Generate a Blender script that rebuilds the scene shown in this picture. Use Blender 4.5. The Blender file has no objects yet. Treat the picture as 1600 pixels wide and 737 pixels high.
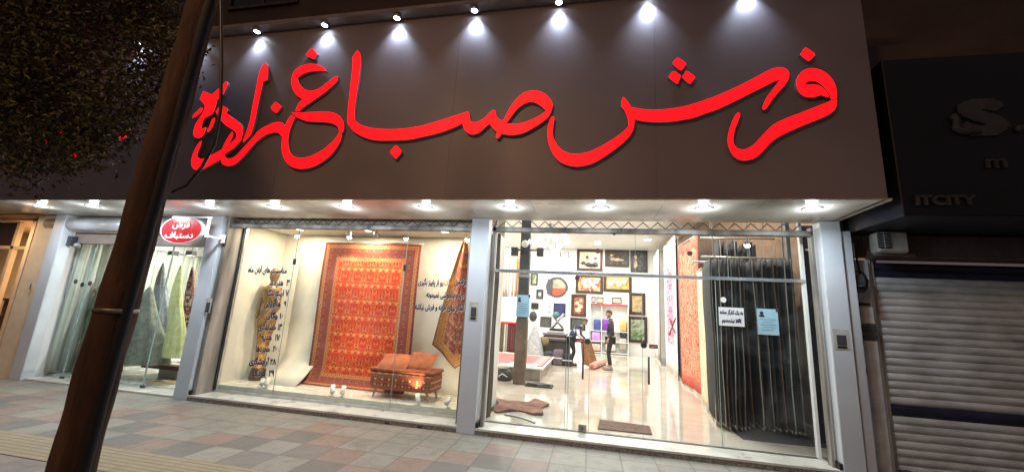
import bpy, math, random
import numpy as np
from mathutils import Vector, Matrix
from mathutils.geometry import tessellate_polygon
random.seed(7)
SC = bpy.context.scene
COL = SC.collection
PI = math.pi

# ------------------------------------------------------------------ camera
CAM = dict(f=618.86, yaw=-0.1997, pitch=0.1989, roll=0.0574)
CP = np.array([-1.352, -5.6, 1.5989])
def _rot():
    y, p, r = CAM['yaw'], CAM['pitch'], CAM['roll']
    f = np.array([math.sin(y)*math.cos(p), math.cos(y)*math.cos(p), math.sin(p)])
    rt = np.array([math.cos(y), -math.sin(y), 0]); up = np.cross(rt, f)
    c, s = math.cos(r), math.sin(r)
    return c*rt+s*up, -s*rt+c*up, f
RR, UU, FF = _rot()
cam_d = bpy.data.cameras.new('camera'); cam = bpy.data.objects.new('camera', cam_d); COL.objects.link(cam)
M4 = Matrix(((RR[0], UU[0], -FF[0], CP[0]), (RR[1], UU[1], -FF[1], CP[1]), (RR[2], UU[2], -FF[2], CP[2]), (0, 0, 0, 1)))
cam.matrix_world = M4
cam_d.sensor_width = 36; cam_d.lens = 36*CAM['f']/1600; cam_d.clip_start = .05; cam_d.clip_end = 300
SC.camera = cam
def at(px, py, ax, val):
    """point of the photograph carried onto the world plane ax = val"""
    v = FF + RR*(px-800)/CAM['f'] - UU*(py-368.5)/CAM['f']; i = 'xyz'.index(ax)
    return CP + v*(val-CP[i])/v[i]

# ------------------------------------------------------------------ world, exposure
w = bpy.data.worlds.new("World"); SC.world = w; w.use_nodes = True
bg = w.node_tree.nodes['Background']; bg.inputs[0].default_value = (.52, .40, .40, 1); bg.inputs[1].default_value = .16
SC.view_settings.view_transform = 'Standard'; SC.view_settings.look = 'None'
SC.view_settings.exposure = 0; SC.view_settings.gamma = 1
SC.render.engine = 'CYCLES'
SC.cycles.use_denoising = True
SC.cycles.max_bounces = 7; SC.cycles.diffuse_bounces = 3; SC.cycles.glossy_bounces = 3; SC.cycles.transparent_max_bounces = 14
SC.cycles.sample_clamp_indirect = 4; SC.cycles.caustics_reflective = False; SC.cycles.caustics_refractive = False

P_CANOPY, P_SPOT, P_SHOP, P_WINDOW, P_LEFT, P_STREET = 20, 1, 138, 36, 46, 250

# ------------------------------------------------------------------ materials
class NT:
    def __init__(s, name):
        s.m = bpy.data.materials.new(name); s.m.use_nodes = True; s.t = s.m.node_tree
        s.p = s.t.nodes['Principled BSDF']; s.out = s.t.nodes['Material Output']
    def n(s, kind, **kw):
        o = s.t.nodes.new(kind)
        for k, v in kw.items(): setattr(o, k, v)
        return o
    def put(s, sock, v):
        if hasattr(v, 'default_value') or isinstance(v, bpy.types.NodeSocket): s.t.links.new(v, sock)
        else:
            if isinstance(v, (tuple, list)) and len(v) == 3 and sock.type == 'RGBA': v = (*v, 1)
            sock.default_value = v
    def math(s, op, a, b=0, c=0):
        o = s.n('ShaderNodeMath', operation=op)
        s.put(o.inputs[0], a); s.put(o.inputs[1], b); s.put(o.inputs[2], c)
        return o.outputs[0]
    def mix(s, f, a, b):
        o = s.n('ShaderNodeMix', data_type='RGBA')
        s.put(o.inputs[0], f); s.put(o.inputs[6], a); s.put(o.inputs[7], b)
        return o.outputs[2]
    def coord(s, which='Object'): return s.n('ShaderNodeTexCoord').outputs[which]
    def sep(s, v):
        o = s.n('ShaderNodeSeparateXYZ'); s.put(o.inputs[0], v); return o.outputs
    def comb(s, x, y, z=0):
        o = s.n('ShaderNodeCombineXYZ'); s.put(o.inputs[0], x); s.put(o.inputs[1], y); s.put(o.inputs[2], z); return o.outputs[0]
    def noise(s, scale, vec=None, detail=3, dist=0, rough=.5):
        o = s.n('ShaderNodeTexNoise'); o.inputs['Scale'].default_value = scale; o.inputs['Detail'].default_value = detail
        o.inputs['Distortion'].default_value = dist; o.inputs['Roughness'].default_value = rough
        s.put(o.inputs['Vector'], vec if vec is not None else s.coord()); return o.outputs[0]
    def ramp(s, f, stops, const=False):
        o = s.n('ShaderNodeValToRGB'); e = o.color_ramp.elements
        if const: o.color_ramp.interpolation = 'CONSTANT'
        e[0].position, e[0].color = stops[0][0], (*stops[0][1], 1)
        e[1].position, e[1].color = stops[1][0], (*stops[1][1], 1)
        for p_, c in stops[2:]:
            q = e.new(p_); q.color = (*c, 1)
        s.put(o.inputs[0], f); return o.outputs[0]
    def bump(s, h, strength=.3, dist=.01):
        o = s.n('ShaderNodeBump'); o.inputs['Strength'].default_value = strength; o.inputs['Distance'].default_value = dist
        s.put(o.inputs['Height'], h); s.t.links.new(o.outputs[0], s.p.inputs['Normal'])
    def fin(s, col=None, rough=None, metal=None):
        if col is not None: s.put(s.p.inputs['Base Color'], col)
        if rough is not None: s.put(s.p.inputs['Roughness'], rough)
        if metal is not None: s.put(s.p.inputs['Metallic'], metal)
        return s.m

def mat(name, col, rough=.6, metal=0, var=.15, scale=6, bump=.15, bscale=60, stretch=None):
    t = NT(name)
    v = t.coord()
    if stretch:
        mp = t.n('ShaderNodeMapping'); mp.inputs['Scale'].default_value = stretch; t.put(mp.inputs[0], v); v = mp.outputs[0]
    n = t.noise(scale, v, 5)
    c2 = tuple(max(0, x*(1-2.2*var)) for x in col); c1 = tuple(min(1, x*(1+var)) for x in col)
    c = t.ramp(n, [(.3, c2), (.7, c1)])
    if bump: t.bump(t.noise(bscale, v, 2), bump, .004)
    r = t.math('MULTIPLY_ADD', n, .25, rough-.12)
    return t.fin(c, r, metal)
def emit(name, col, strength):
    t = NT(name); t.fin((0, 0, 0), .5)
    t.p.inputs['Emission Color'].default_value = (*col, 1); t.p.inputs['Emission Strength'].default_value = strength
    return t.m
def glass_mat(name, tint=(.93, .96, .95), fac=1.0):
    m = bpy.data.materials.new(name); m.use_nodes = True; t = m.node_tree; t.nodes.clear()
    o = t.nodes.new('ShaderNodeOutputMaterial'); a = t.nodes.new('ShaderNodeBsdfTransparent'); a.inputs[0].default_value = (*tint, 1)
    g = t.nodes.new('ShaderNodeBsdfGlossy'); g.inputs['Roughness'].default_value = .015
    f = t.nodes.new('ShaderNodeFresnel'); f.inputs[0].default_value = 1.45
    k = t.nodes.new('ShaderNodeMath'); k.operation = 'MULTIPLY'; k.inputs[1].default_value = fac
    x = t.nodes.new('ShaderNodeMixShader')
    ge = t.nodes.new('ShaderNodeNewGeometry'); iv = t.nodes.new('ShaderNodeMath'); iv.operation = 'SUBTRACT'; iv.inputs[0].default_value = 1
    k2 = t.nodes.new('ShaderNodeMath'); k2.operation = 'MULTIPLY'
    t.links.new(ge.outputs['Backfacing'], iv.inputs[1]); t.links.new(f.outputs[0], k.inputs[0])
    t.links.new(k.outputs[0], k2.inputs[0]); t.links.new(iv.outputs[0], k2.inputs[1]); t.links.new(k2.outputs[0], x.inputs[0])
    df = t.nodes.new('ShaderNodeBsdfDiffuse'); df.inputs[0].default_value = (.8, .8, .78, 1)
    tc = t.nodes.new('ShaderNodeTexCoord'); nz = t.nodes.new('ShaderNodeTexNoise'); nz.inputs['Scale'].default_value = 2.2; nz.inputs['Detail'].default_value = 6; nz.inputs['Distortion'].default_value = 1.5
    mr = t.nodes.new('ShaderNodeMapRange'); mr.inputs[1].default_value = .45; mr.inputs[2].default_value = .8; mr.inputs[3].default_value = .006; mr.inputs[4].default_value = .045
    m2 = t.nodes.new('ShaderNodeMixShader'); t.links.new(tc.outputs['Object'], nz.inputs['Vector']); t.links.new(nz.outputs[0], mr.inputs[0]); t.links.new(mr.outputs[0], m2.inputs[0])
    t.links.new(a.outputs[0], m2.inputs[1]); t.links.new(df.outputs[0], m2.inputs[2])
    t.links.new(m2.outputs[0], x.inputs[1]); t.links.new(g.outputs[0], x.inputs[2]); t.links.new(x.outputs[0], o.inputs[0])
    return m
def paint(name, cols, scale=5, dist=1.5, detail=4, rough=.4):
    t = NT(name)
    n = t.noise(scale, None, detail, dist)
    k = len(cols); st = [(.3+.4*i/(k-1), c) for i, c in enumerate(cols)]
    v = t.n('ShaderNodeTexVoronoi'); v.inputs['Scale'].default_value = scale*2.3; t.put(v.inputs['Vector'], t.coord())
    c = t.ramp(n, st)
    c = t.mix(t.math('MULTIPLY', t.math('LESS_THAN', v.outputs['Distance'], .28), .45), c, cols[-1])
    return t.fin(c, rough)
def fabric(name, col, col2, scale=14, rough=.95, stretch=(1, 1, 1)):
    t = NT(name); mp = t.n('ShaderNodeMapping'); mp.inputs['Scale'].default_value = stretch; t.put(mp.inputs[0], t.coord())
    n = t.noise(scale, mp.outputs[0], 6, .4)
    t.bump(t.noise(140, None, 2), .35, .004)
    return t.fin(t.ramp(n, [(.32, col), (.68, col2)]), rough)

def rug_mat(name, W, H, field, motif, accent, border, gold, edge, per=(.30, .36), bw=1.0, ns=11):
    """woven carpet: guard stripes, a rosette border and a mirrored all-over field, in UV metres"""
    t = NT(name); x, y, _ = t.sep(t.coord('UV'))
    d = t.math('MINIMUM', t.math('MINIMUM', x, t.math('SUBTRACT', W, x)), t.math('MINIMUM', y, t.math('SUBTRACT', H, y)))
    px = t.math('PINGPONG', x, per[0]/2); row = t.math('FLOOR', t.math('DIVIDE', y, per[1]))
    px2 = t.math('PINGPONG', t.math('ADD', x, t.math('MULTIPLY', row, per[0]/2)), per[0]/2)
    qy = t.math('MODULO', y, per[1])
    v = t.comb(px2, qy, 0)
    n = t.noise(ns, v, 2.5, 1.2)
    n2 = t.noise(ns*2.1, t.comb(px, t.math('MODULO', y, per[1]/3), 5), 2, .8)
    c = t.ramp(n, [(0, accent), (.42, field), (.54, motif), (.585, gold), (.63, accent), (.68, field)], True)
    c = t.mix(t.math('MULTIPLY', t.math('GREATER_THAN', n2, .56), .75), c, motif)
    # rosette in every cell
    cx = t.math('SUBTRACT', px2, per[0]/4); cy = t.math('SUBTRACT', qy, per[1]*.5)
    r = t.math('SQRT', t.math('ADD', t.math('MULTIPLY', cx, cx), t.math('MULTIPLY', t.math('MULTIPLY', cy, cy), .45)))
    c = t.mix(t.math('LESS_THAN', r, .022), c, gold)
    # border with scrolling pattern
    s = .15
    bx = t.math('PINGPONG', x, s/2); by = t.math('PINGPONG', y, s/2)
    bn = t.noise(16, t.comb(bx, by, 3), 2, 1.0)
    bc = t.ramp(bn, [(0, gold), (.36, border), (.60, accent), (.66, border)], True)
    gc = t.ramp(t.noise(40, t.comb(t.math('PINGPONG', x, .04), t.math('PINGPONG', y, .04), 9), 1, .5), [(0, edge), (.44, gold), (.52, border), (.60, gold)], True)
    def band(a, col, c0): return t.mix(t.math('LESS_THAN', d, a*bw), c0, col)
    c = band(.345, gc, c); c = band(.275, bc, c); c = band(.105, gc, c); c = band(.035, edge, c)
    fade = t.noise(2.2, None, 3)
    c = t.mix(t.math('MULTIPLY', fade, .35), c, field)
    t.bump(t.noise(160, None, 2), .4, .004)
    return t.fin(c, .95)

M = {}
M['panel_dark'] = mat('fascia_composite', (.30, .255, .285), .42, 0, .08, .8, .05, 3)
M['panel_grey'] = mat('pillar_composite', (.58, .59, .62), .34, 0, .04, 1.5, .03, 4)
M['panel_side'] = mat('pillar_side_white', (.72, .73, .74), .35, 0, .05, 2, .03, 5)
M['soffit'] = mat('soffit_stone', (.78, .72, .63), .22, 0, .22, 1.3, .06, 4)
M['white'] = mat('white_paint', (.80, .79, .76), .5, 0, .03, 2, .05, 20)
M['cream'] = mat('cream_wall', (.82, .77, .68), .6, 0, .03, 2, .05, 20)
M['alu'] = mat('aluminium', (.62, .61, .58), .35, .6, .1, 8, .1, 50)
M['alu_old'] = mat('weathered_aluminium', (.33, .30, .27), .5, .3, .35, 5, .2, 30, (1, 1, .15))
M['steel'] = mat('brushed_steel', (.7, .72, .74), .25, .8, .05, 5, .05, 50)
M['black'] = mat('black_rubber', (.02, .02, .022), .5, 0, .2)
M['darkgrey'] = mat('dark_grey', (.055, .055, .06), .6, 0, .2)
M['stone_top'] = mat('pale_marble', (.60, .57, .50), .3, 0, .12, 4, .08, 20)
M['stone_edge'] = mat('brown_granite', (.25, .19, .155), .6, 0, .3, 30, .3, 60)
M['wood'] = mat('walnut_wood', (.16, .075, .035), .5, 0, .3, 9, .2, 60, (1, 8, 1))
M['gold_frame'] = mat('brown_gilt_frame', (.075, .034, .018), .4, .2, .35, 18, .5, 60)
M['black_frame'] = mat('black_frame', (.045, .03, .025), .35, .1, .3, 18, .4, 60)
M['letter_side'] = mat('letter_return_metal', (.42, .42, .42), .4, .4, .1)
M['red_lit'] = emit('red_acrylic_lit', (1.0, .0045, .0085), 1.7)
M['lamp_lit'] = emit('lamp_lit', (.92, .96, 1.0), 9)
M['spot_lit'] = emit('spot_lens_lit', (.80, .92, 1.0), 30)
M['warm_lit'] = emit('warm_lamp_lit', (1.0, .85, .62), 8)
M['globe_lit'] = emit('globe_lit', (1.0, .97, .9), 2.2)
M['glass'] = glass_mat('window_glass')
M['glass_edge'] = mat('green_glass_edge', (.30, .40, .36), .2, 0, .1)
M['night_wall'] = mat('brown_plaster_wall', (.16, .105, .08), .85, 0, .2, 1.2, .3, 30)
M['window_dark'] = mat('dark_window_pane', (.02, .017, .017), .15, 0, .2)
M['brown_cloth'] = fabric('brown_cloth', (.075, .05, .035), (.14, .10, .075), 8, .95, (6, 6, .6))
M['shutter_white'] = mat('shutter_white_dirty', (.64, .64, .64), .5, .1, .18, 2.5, .1, 40, (1, 1, 3))
M['shutter_navy'] = mat('shutter_navy', (.02, .022, .05), .5, 0, .2)
M['neigh_blue'] = mat('neighbour_fascia_navy', (.008, .010, .022), .5, 0, .3, 1.5, .05, 4)
M['plastic_grey'] = mat('grey_plastic', (.35, .36, .36), .5, 0, .15)
M['sign_grey'] = mat('unlit_grey_letters', (.075, .075, .09), .6, 0, .2)
M['text_dark'] = mat('dark_vinyl', (.035, .02, .055), .6, 0, .1)
M['text_white'] = mat('white_vinyl_edge', (.85, .83, .8), .6, 0, .05)
M['text_orange'] = mat('orange_vinyl', (.75, .22, .03), .6, 0, .1)
M['skin'] = mat('skin', (.42, .24, .16), .55, 0, .1, 30, .1)
M['hair'] = mat('dark_hair', (.02, .014, .01), .6, 0, .3, 60, .5, 200)
M['navy_jacket'] = fabric('navy_jacket', (.020, .021, .036), (.045, .045, .065))
M['trousers'] = fabric('dark_trousers', (.012, .012, .014), (.028, .027, .03))
M['shoe'] = mat('taupe_shoe', (.22, .19, .17), .7)

# ------------------------------------------------------------------ mesh helpers
class MB:
    def __init__(s): s.v = []; s.f = []; s.mi = []; s.uv = []; s.sm = []
    def _add(s, vs, fs, m=0, uvs=None, smooth=False):
        b = len(s.v); s.v += [tuple(map(float, q)) for q in vs]
        for i, f in enumerate(fs):
            s.f.append([b+k for k in f]); s.mi.append(m); s.uv.append(uvs[i] if uvs else None); s.sm.append(smooth)
        return s
    def box(s, x0, x1, y0, y1, z0, z1, m=0):
        vs = [(x, y, z) for z in (z0, z1) for y in (y0, y1) for x in (x0, x1)]
        return s._add(vs, [(0, 2, 3, 1), (4, 5, 7, 6), (0, 1, 5, 4), (2, 6, 7, 3), (0, 4, 6, 2), (1, 3, 7, 5)], m)
    def bbox(s, x0, x1, y0, y1, z0, z1, b=.004, m=0):
        """box with chamfered edges"""
        c = []
        X, Y, Z = (x0, x1), (y0, y1), (z0, z1)
        vs = []; idx = {}
        for i in (0, 1):
            for j in (0, 1):
                for k in (0, 1):
                    sx, sy, sz = (1, -1)[i], (1, -1)[j], (1, -1)[k]
                    for a in range(3):
                        p = [X[i]+(0 if a == 0 else sx*b), Y[j]+(0 if a == 1 else sy*b), Z[k]+(0 if a == 2 else sz*b)]
                        idx[(i, j, k, a)] = len(vs); vs.append(p)
        fs = []
        for a in range(3):
            for e in (0, 1):
                cor = []
                for (u, w_) in ((0, 0), (1, 0), (1, 1), (0, 1)):
                    t = [0, 0, 0]; t[a] = e; t[(a+1) % 3] = u; t[(a+2) % 3] = w_
                    cor.append(idx[(*t, a)])
                fs.append(cor if e else cor[::-1])
        for a in range(3):          # edges running along a
            for u in (0, 1):
                for w_ in (0, 1):
                    b1, c1 = (a+1) % 3, (a+2) % 3
                    q = []
                    for e in (0, 1):
                        t = [0, 0, 0]; t[a] = e; t[b1] = u; t[c1] = w_
                        q.append((idx[(*t, b1)], idx[(*t, c1)]))
                    fs.append([q[0][0], q[0][1], q[1][1], q[1][0]])
        for i in (0, 1):
            for j in (0, 1):
                for k in (0, 1): fs.append([idx[(i, j, k, 0)], idx[(i, j, k, 1)], idx[(i, j, k, 2)]])
        return s._add(vs, fs, m)
    def tube(s, pts, r, n=10, m=0, cap=True, smooth=True):
        pts = [Vector(p) for p in pts]; rs = r if isinstance(r, (list, tuple)) else [r]*len(pts)
        vs = []; fs = []
        up = Vector((0, 0, 1))
        prev = None
        for i, p in enumerate(pts):
            d = (pts[min(i+1, len(pts)-1)]-pts[max(i-1, 0)])
            d = d.normalized() if d.length > 1e-9 else Vector((0, 0, 1))
            a = (prev - d*prev.dot(d)) if prev else (up.cross(d) if abs(d.z) < .95 else Vector((1, 0, 0)).cross(d))
            a.normalize(); prev = a; b = d.cross(a)
            for k in range(n):
                t = 2*PI*k/n; vs.append(p+(a*math.cos(t)+b*math.sin(t))*rs[i])
        for i in range(len(pts)-1):
            for k in range(n):
                fs.append((i*n+k, i*n+(k+1) % n, (i+1)*n+(k+1) % n, (i+1)*n+k))
        if cap: fs += [tuple(range(n))[::-1], tuple((len(pts)-1)*n+k for k in range(n))]
        return s._add(vs, fs, m, smooth=smooth)
    def cyl(s, p0, p1, r, n=20, m=0): return s.tube([p0, p1], r, n, m, smooth=False)
    def lathe(s, c, prof, n=24, m=0, smooth=True):
        vs = []; fs = []
        for (r, z) in prof:
            for k in range(n):
                t = 2*PI*k/n; vs.append((c[0]+r*math.cos(t), c[1]+r*math.sin(t), c[2]+z))
        for i in range(len(prof)-1):
            for k in range(n): fs.append((i*n+k, i*n+(k+1) % n, (i+1)*n+(k+1) % n, (i+1)*n+k))
        return s._add(vs, fs, m, smooth=smooth)
    def ball(s, c, r, n=14, m=0, sq=(1, 1, 1)):
        vs = []; fs = []; R = n//2+1
        for i in range(R+1):
            a = PI*i/R
            for k in range(n):
                t = 2*PI*k/n; vs.append((c[0]+r*sq[0]*math.sin(a)*math.cos(t), c[1]+r*sq[1]*math.sin(a)*math.sin(t), c[2]+r*sq[2]*math.cos(a)))
        for i in range(R):
            for k in range(n): fs.append((i*n+k, (i+1)*n+k, (i+1)*n+(k+1) % n, i*n+(k+1) % n))
        return s._add(vs, fs, m, smooth=True)
    def grid(s, fn, nu, nv, m=0, W=1, H=1, thick=0, smooth=True):
        """fn(u,v)->point; optional thickness along the normal; UVs in metres"""
        P = [[Vector(fn(i/nu, j/nv)) for i in range(nu+1)] for j in range(nv+1)]
        vs = [p for row in P for p in row]; k = nu+1; fs = []; uv = []
        for j in range(nv):
            for i in range(nu):
                fs.append((j*k+i, j*k+i+1, (j+1)*k+i+1, (j+1)*k+i))
                uv.append([(W*a/nu, H*b/nv) for a, b in ((i, j), (i+1, j), (i+1, j+1), (i, j+1))])
        if thick:
            N = []
            for j in range(nv+1):
                for i in range(nu+1):
                    a = P[j][min(i+1, nu)]-P[j][max(i-1, 0)]; b = P[min(j+1, nv)][i]-P[max(j-1, 0)][i]
                    q = a.cross(b); q = q.normalized() if q.length > 1e-9 else Vector((0, 1, 0)); N.append(q)
            off = len(vs); vs += [vs[i]-N[i]*thick for i in range(off)]
            f2 = [tuple(off+q for q in f[::-1]) for f in fs]; u2 = [u[::-1] for u in uv]
            ring = [i for i in range(k)]+[j*k+nu for j in range(1, nv+1)]+[nv*k+i for i in range(nu-1, -1, -1)]+[j*k for j in range(nv-1, 0, -1)]
            e = [(ring[(q+1) % len(ring)], ring[q], off+ring[q], off+ring[(q+1) % len(ring)]) for q in range(len(ring))]
            fs = fs+f2+e; uv = uv+u2+[[(0, 0)]*4]*len(e)
        return s._add(vs, fs, m, uv, smooth)
    def poly(s, outer, holes, to3, y0, y1, m=0, mside=None):
        """flat outline with holes extruded between y0 (front) and y1 (back); to3(p,y)->point"""
        loops = [outer]+holes
        flat = [p for l in loops for p in l]
        tris = tessellate_polygon([[Vector((p[0], p[1], 0)) for p in l] for l in loops])
        n = len(flat)
        fr = [to3(p, y0) for p in flat]; bk = [to3(p, y1) for p in flat]
        s._add(fr, [tuple(t) for t in tris], m)
        fs = []; b = 0
        for l in loops:
            for i in range(len(l)):
                j = (i+1) % len(l); fs.append((b+i, b+j, n+b+j, n+b+i))
            b += len(l)
        s._add(fr+bk, fs, mside if mside is not None else m)
        s._add(bk, [tuple(t[::-1]) for t in tris], mside if mside is not None else m)
        return s
    def build(s, name, mats, parent=None):
        me = bpy.data.meshes.new(name)
        off = Vector((0, 0, 0))
        if parent is not None:
            root = parent
            while root.parent: root = root.parent
            off = Vector(root.location)
        me.from_pydata([(a-off.x, b-off.y, c-off.z) for a, b, c in s.v], [], s.f)
        for m_ in (mats if isinstance(mats, (list, tuple)) else [mats]): me.materials.append(m_)
        me.polygons.foreach_set('material_index', s.mi); me.polygons.foreach_set('use_smooth', s.sm)
        if any(u is not None for u in s.uv):
            l = me.uv_layers.new(name='UVMap'); i = 0; fl = []
            for f, u in zip(s.f, s.uv):
                for k in range(len(f)): fl += list(u[k]) if u else [0, 0]
            l.data.foreach_set('uv', fl)
        me.update()
        o = bpy.data.objects.new(name, me); COL.objects.link(o)
        if parent is not None: o.parent = parent
        return o
def tag(o, label=None, cat=None, group=None, kind=None):
    for k, v in (('label', label), ('category', cat), ('group', group), ('kind', kind)):
        if v: o[k] = v
    return o
def thing(name, label, cat, loc, group=None):
    o = bpy.data.objects.new(name, None); COL.objects.link(o); o.location = loc; o.empty_display_size = .1
    return tag(o, label, cat, group)
def part(name, mats, parent, fn, label=None):
    b = MB(); fn(b); o = b.build(name, mats, parent)
    if label: o['label'] = label
    return o
def copy_tree(o, parent=None):
    c = o.copy(); COL.objects.link(c)
    if parent is not None: c.parent = parent
    for ch in list(o.children): copy_tree(ch, c)
    return c
def light(name, kind, loc, power, col, parent, rot=(0, 0, 0), **kw):
    d = bpy.data.lights.new(name, kind); d.energy = power; d.color = col
    for k, v in kw.items(): setattr(d, k, v)
    o = bpy.data.objects.new(name, d); COL.objects.link(o)
    root = parent
    if root is not None:
        o.parent = parent
        while root.parent: root = root.parent
        loc = Vector(loc)-Vector(root.location)
    o.location = loc; o.rotation_euler = rot
    return o
def aim(o, world_from, world_to):
    d = Vector(world_to)-Vector(world_from); o.rotation_euler = d.to_track_quat('-Z', 'Y').to_euler()

# ------------------------------------------------------------------ writing (Persian letters joined by hand)
FORMS = {'ا': (0xFE8D, 2), 'آ': (0xFE81, 2), 'ب': (0xFE8F, 4), 'پ': (0xFB56, 4), 'ت': (0xFE95, 4), 'ج': (0xFE9D, 4), 'ح': (0xFEA1, 4), 'خ': (0xFEA5, 4),
         'د': (0xFEA9, 2), 'ر': (0xFEAD, 2), 'ز': (0xFEAF, 2), 'س': (0xFEB1, 4), 'ش': (0xFEB5, 4), 'غ': (0xFECD, 4), 'ف': (0xFED1, 4), 'ق': (0xFED5, 4),
         'ک': (0xFB8E, 4), 'گ': (0xFB92, 4), 'ل': (0xFEDD, 4), 'م': (0xFEE1, 4), 'ن': (0xFEE5, 4), 'و': (0xFEED, 2), 'ه': (0xFEE9, 4), 'ی': (0xFBFC, 4)}
def shape(t):
    out = []
    for i, c in enumerate(t):
        if c not in FORMS: out.append(c); continue
        b, n = FORMS[c]
        pv = i > 0 and t[i-1] in FORMS and FORMS[t[i-1]][1] == 4
        nx = i < len(t)-1 and t[i+1] in FORMS and n == 4
        out.append(chr(b+{(0, 0): 0, (1, 0): 1, (0, 1): 2, (1, 1): 3}[(int(pv), int(nx))]))
    # digits keep their own order
    r = ''.join(reversed(out)); res = ''; buf = ''
    for ch in r:
        if ch in '۰۱۲۳۴۵۶۷۸۹': buf = ch+buf
        else: res += buf+ch; buf = ''
    return res+buf
def glyph_runs(text, rows=26, bold=1):
    """fill the letters on a fine raster -> (list of (x0,x1,z0,z1)), width, z range; unit = font em"""
    cu = bpy.data.curves.new('t', 'FONT'); cu.body = text; cu.resolution_u = 3; cu.fill_mode = 'NONE'
    o = bpy.data.objects.new('t', cu); COL.objects.link(o)
    dg = bpy.context.evaluated_depsgraph_get(); dg.update()
    me = o.evaluated_get(dg).to_mesh()
    V = [v.co.copy() for v in me.vertices]; E_ = [(e.vertices[0], e.vertices[1]) for e in me.edges]
    o.evaluated_get(dg).to_mesh_clear(); bpy.data.objects.remove(o); bpy.data.curves.remove(cu)
    if not V: return [], 1, 0, 1
    # order each loop so that the winding is kept
    nb = {}
    for a, b in E_: nb.setdefault(a, []).append(b); nb.setdefault(b, []).append(a)
    seen = set(); loops = []
    for st in range(len(V)):
        if st in seen or st not in nb: continue
        l = [st]; seen.add(st); cur = st; nxt = st+1 if st+1 in nb[st] else nb[st][0]
        while nxt not in seen:
            l.append(nxt); seen.add(nxt); c2 = [q for q in nb[nxt] if q not in seen]
            if not c2: break
            nxt = c2[0]
        loops.append(l)
    xs = [v.x for v in V]; zs = [v.y for v in V]; x0, x1, z0, z1 = min(xs), max(xs), min(zs), max(zs)
    h = (z1-z0)/rows; W = int((x1-x0)/h)+3
    g = np.zeros((rows+4, W+6), int)
    for r in range(rows):
        z = z0+(r+.5)*h; cr = []
        for l in loops:
            for i in range(len(l)):
                a, b = V[l[i]], V[l[(i+1) % len(l)]]
                if (a.y <= z) != (b.y <= z):
                    cr.append((a.x+(z-a.y)/(b.y-a.y)*(b.x-a.x), 1 if b.y > a.y else -1))
        cr.sort(); wd = 0
        for i, (x, s) in enumerate(cr[:-1]):
            wd += s
            if wd: g[r+2, int(round((x-x0)/h))+2:max(int(round((cr[i+1][0]-x0)/h)), int(round((x-x0)/h))+1)+2] = 1
    for _ in range(bold):
        q = g.copy(); q[1:] |= g[:-1]; q[:-1] |= g[1:]; q[:, 1:] |= g[:, :-1]; q[:, :-1] |= g[:, 1:]; g = q
    runs = []
    for r in range(g.shape[0]):
        c = 0
        while c < g.shape[1]:
            if g[r, c]:
                e = c
                while e < g.shape[1] and g[r, e]: e += 1
                runs.append(((c-2)*h, (e-2)*h, (r-2)*h, (r-1)*h)); c = e
            else: c += 1
    return runs, x1-x0, 0, z1-z0
def lettering(text, p_left, p_right, height, y, m, parent, name='lettering', bold=1, rows=26, thick=.002, persian=True, x_axis=None):
    """text between two world points (left,right) on the plane of its thing; height = glyph box height"""
    runs, W, _, H = glyph_runs(shape(text) if persian else text, rows, bold)
    a = Vector((p_left[0], y, p_left[2])); u = Vector((p_right[0]-p_left[0], 0, p_right[2]-p_left[2])); L = u.length; u.normalize()
    sx = L/W; sz = height/H; mb = MB(); up = Vector((-u.z, 0, u.x))
    for x0, x1, z0, z1 in runs:
        q = [a+u*(x*sx)+up*(z*sz) for x, z in ((x0, z0), (x1, z0), (x1, z1), (x0, z1))]
        vs = q+[p+Vector((0, thick, 0)) for p in q]
        mb._add(vs, [(0, 1, 2, 3), (7, 6, 5, 4), (0, 4, 5, 1), (1, 5, 6, 2), (2, 6, 7, 3), (3, 7, 4, 0)])
    return mb.build(name, m, parent)
def smooth_loop(pts, seg=6):
    """Catmull-Rom closed loop; a point given with a third value is a corner"""
    n = len(pts); out = []
    for i in range(n):
        p0, p1, p2, p3 = pts[i-1], pts[i], pts[(i+1) % n], pts[(i+2) % n]
        a = np.array(p1[:2], float); b = np.array(p2[:2], float)
        t1 = (b-np.array(p0[:2], float))/2 if len(p1) < 3 else (b-a)*.5
        t2 = (np.array(p3[:2], float)-a)/2 if len(p2) < 3 else (b-a)*.5
        L = np.linalg.norm(b-a)
        for t in (t1, t2):
            l = np.linalg.norm(t)
            if l > L*1.1: t *= L*1.1/l
        for k in range(seg):
            s = k/seg
            out.append(tuple((2*s**3-3*s*s+1)*a+(s**3-2*s*s+s)*t1+(-2*s**3+3*s*s)*b+(s**3-s*s)*t2))
    return out

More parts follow.
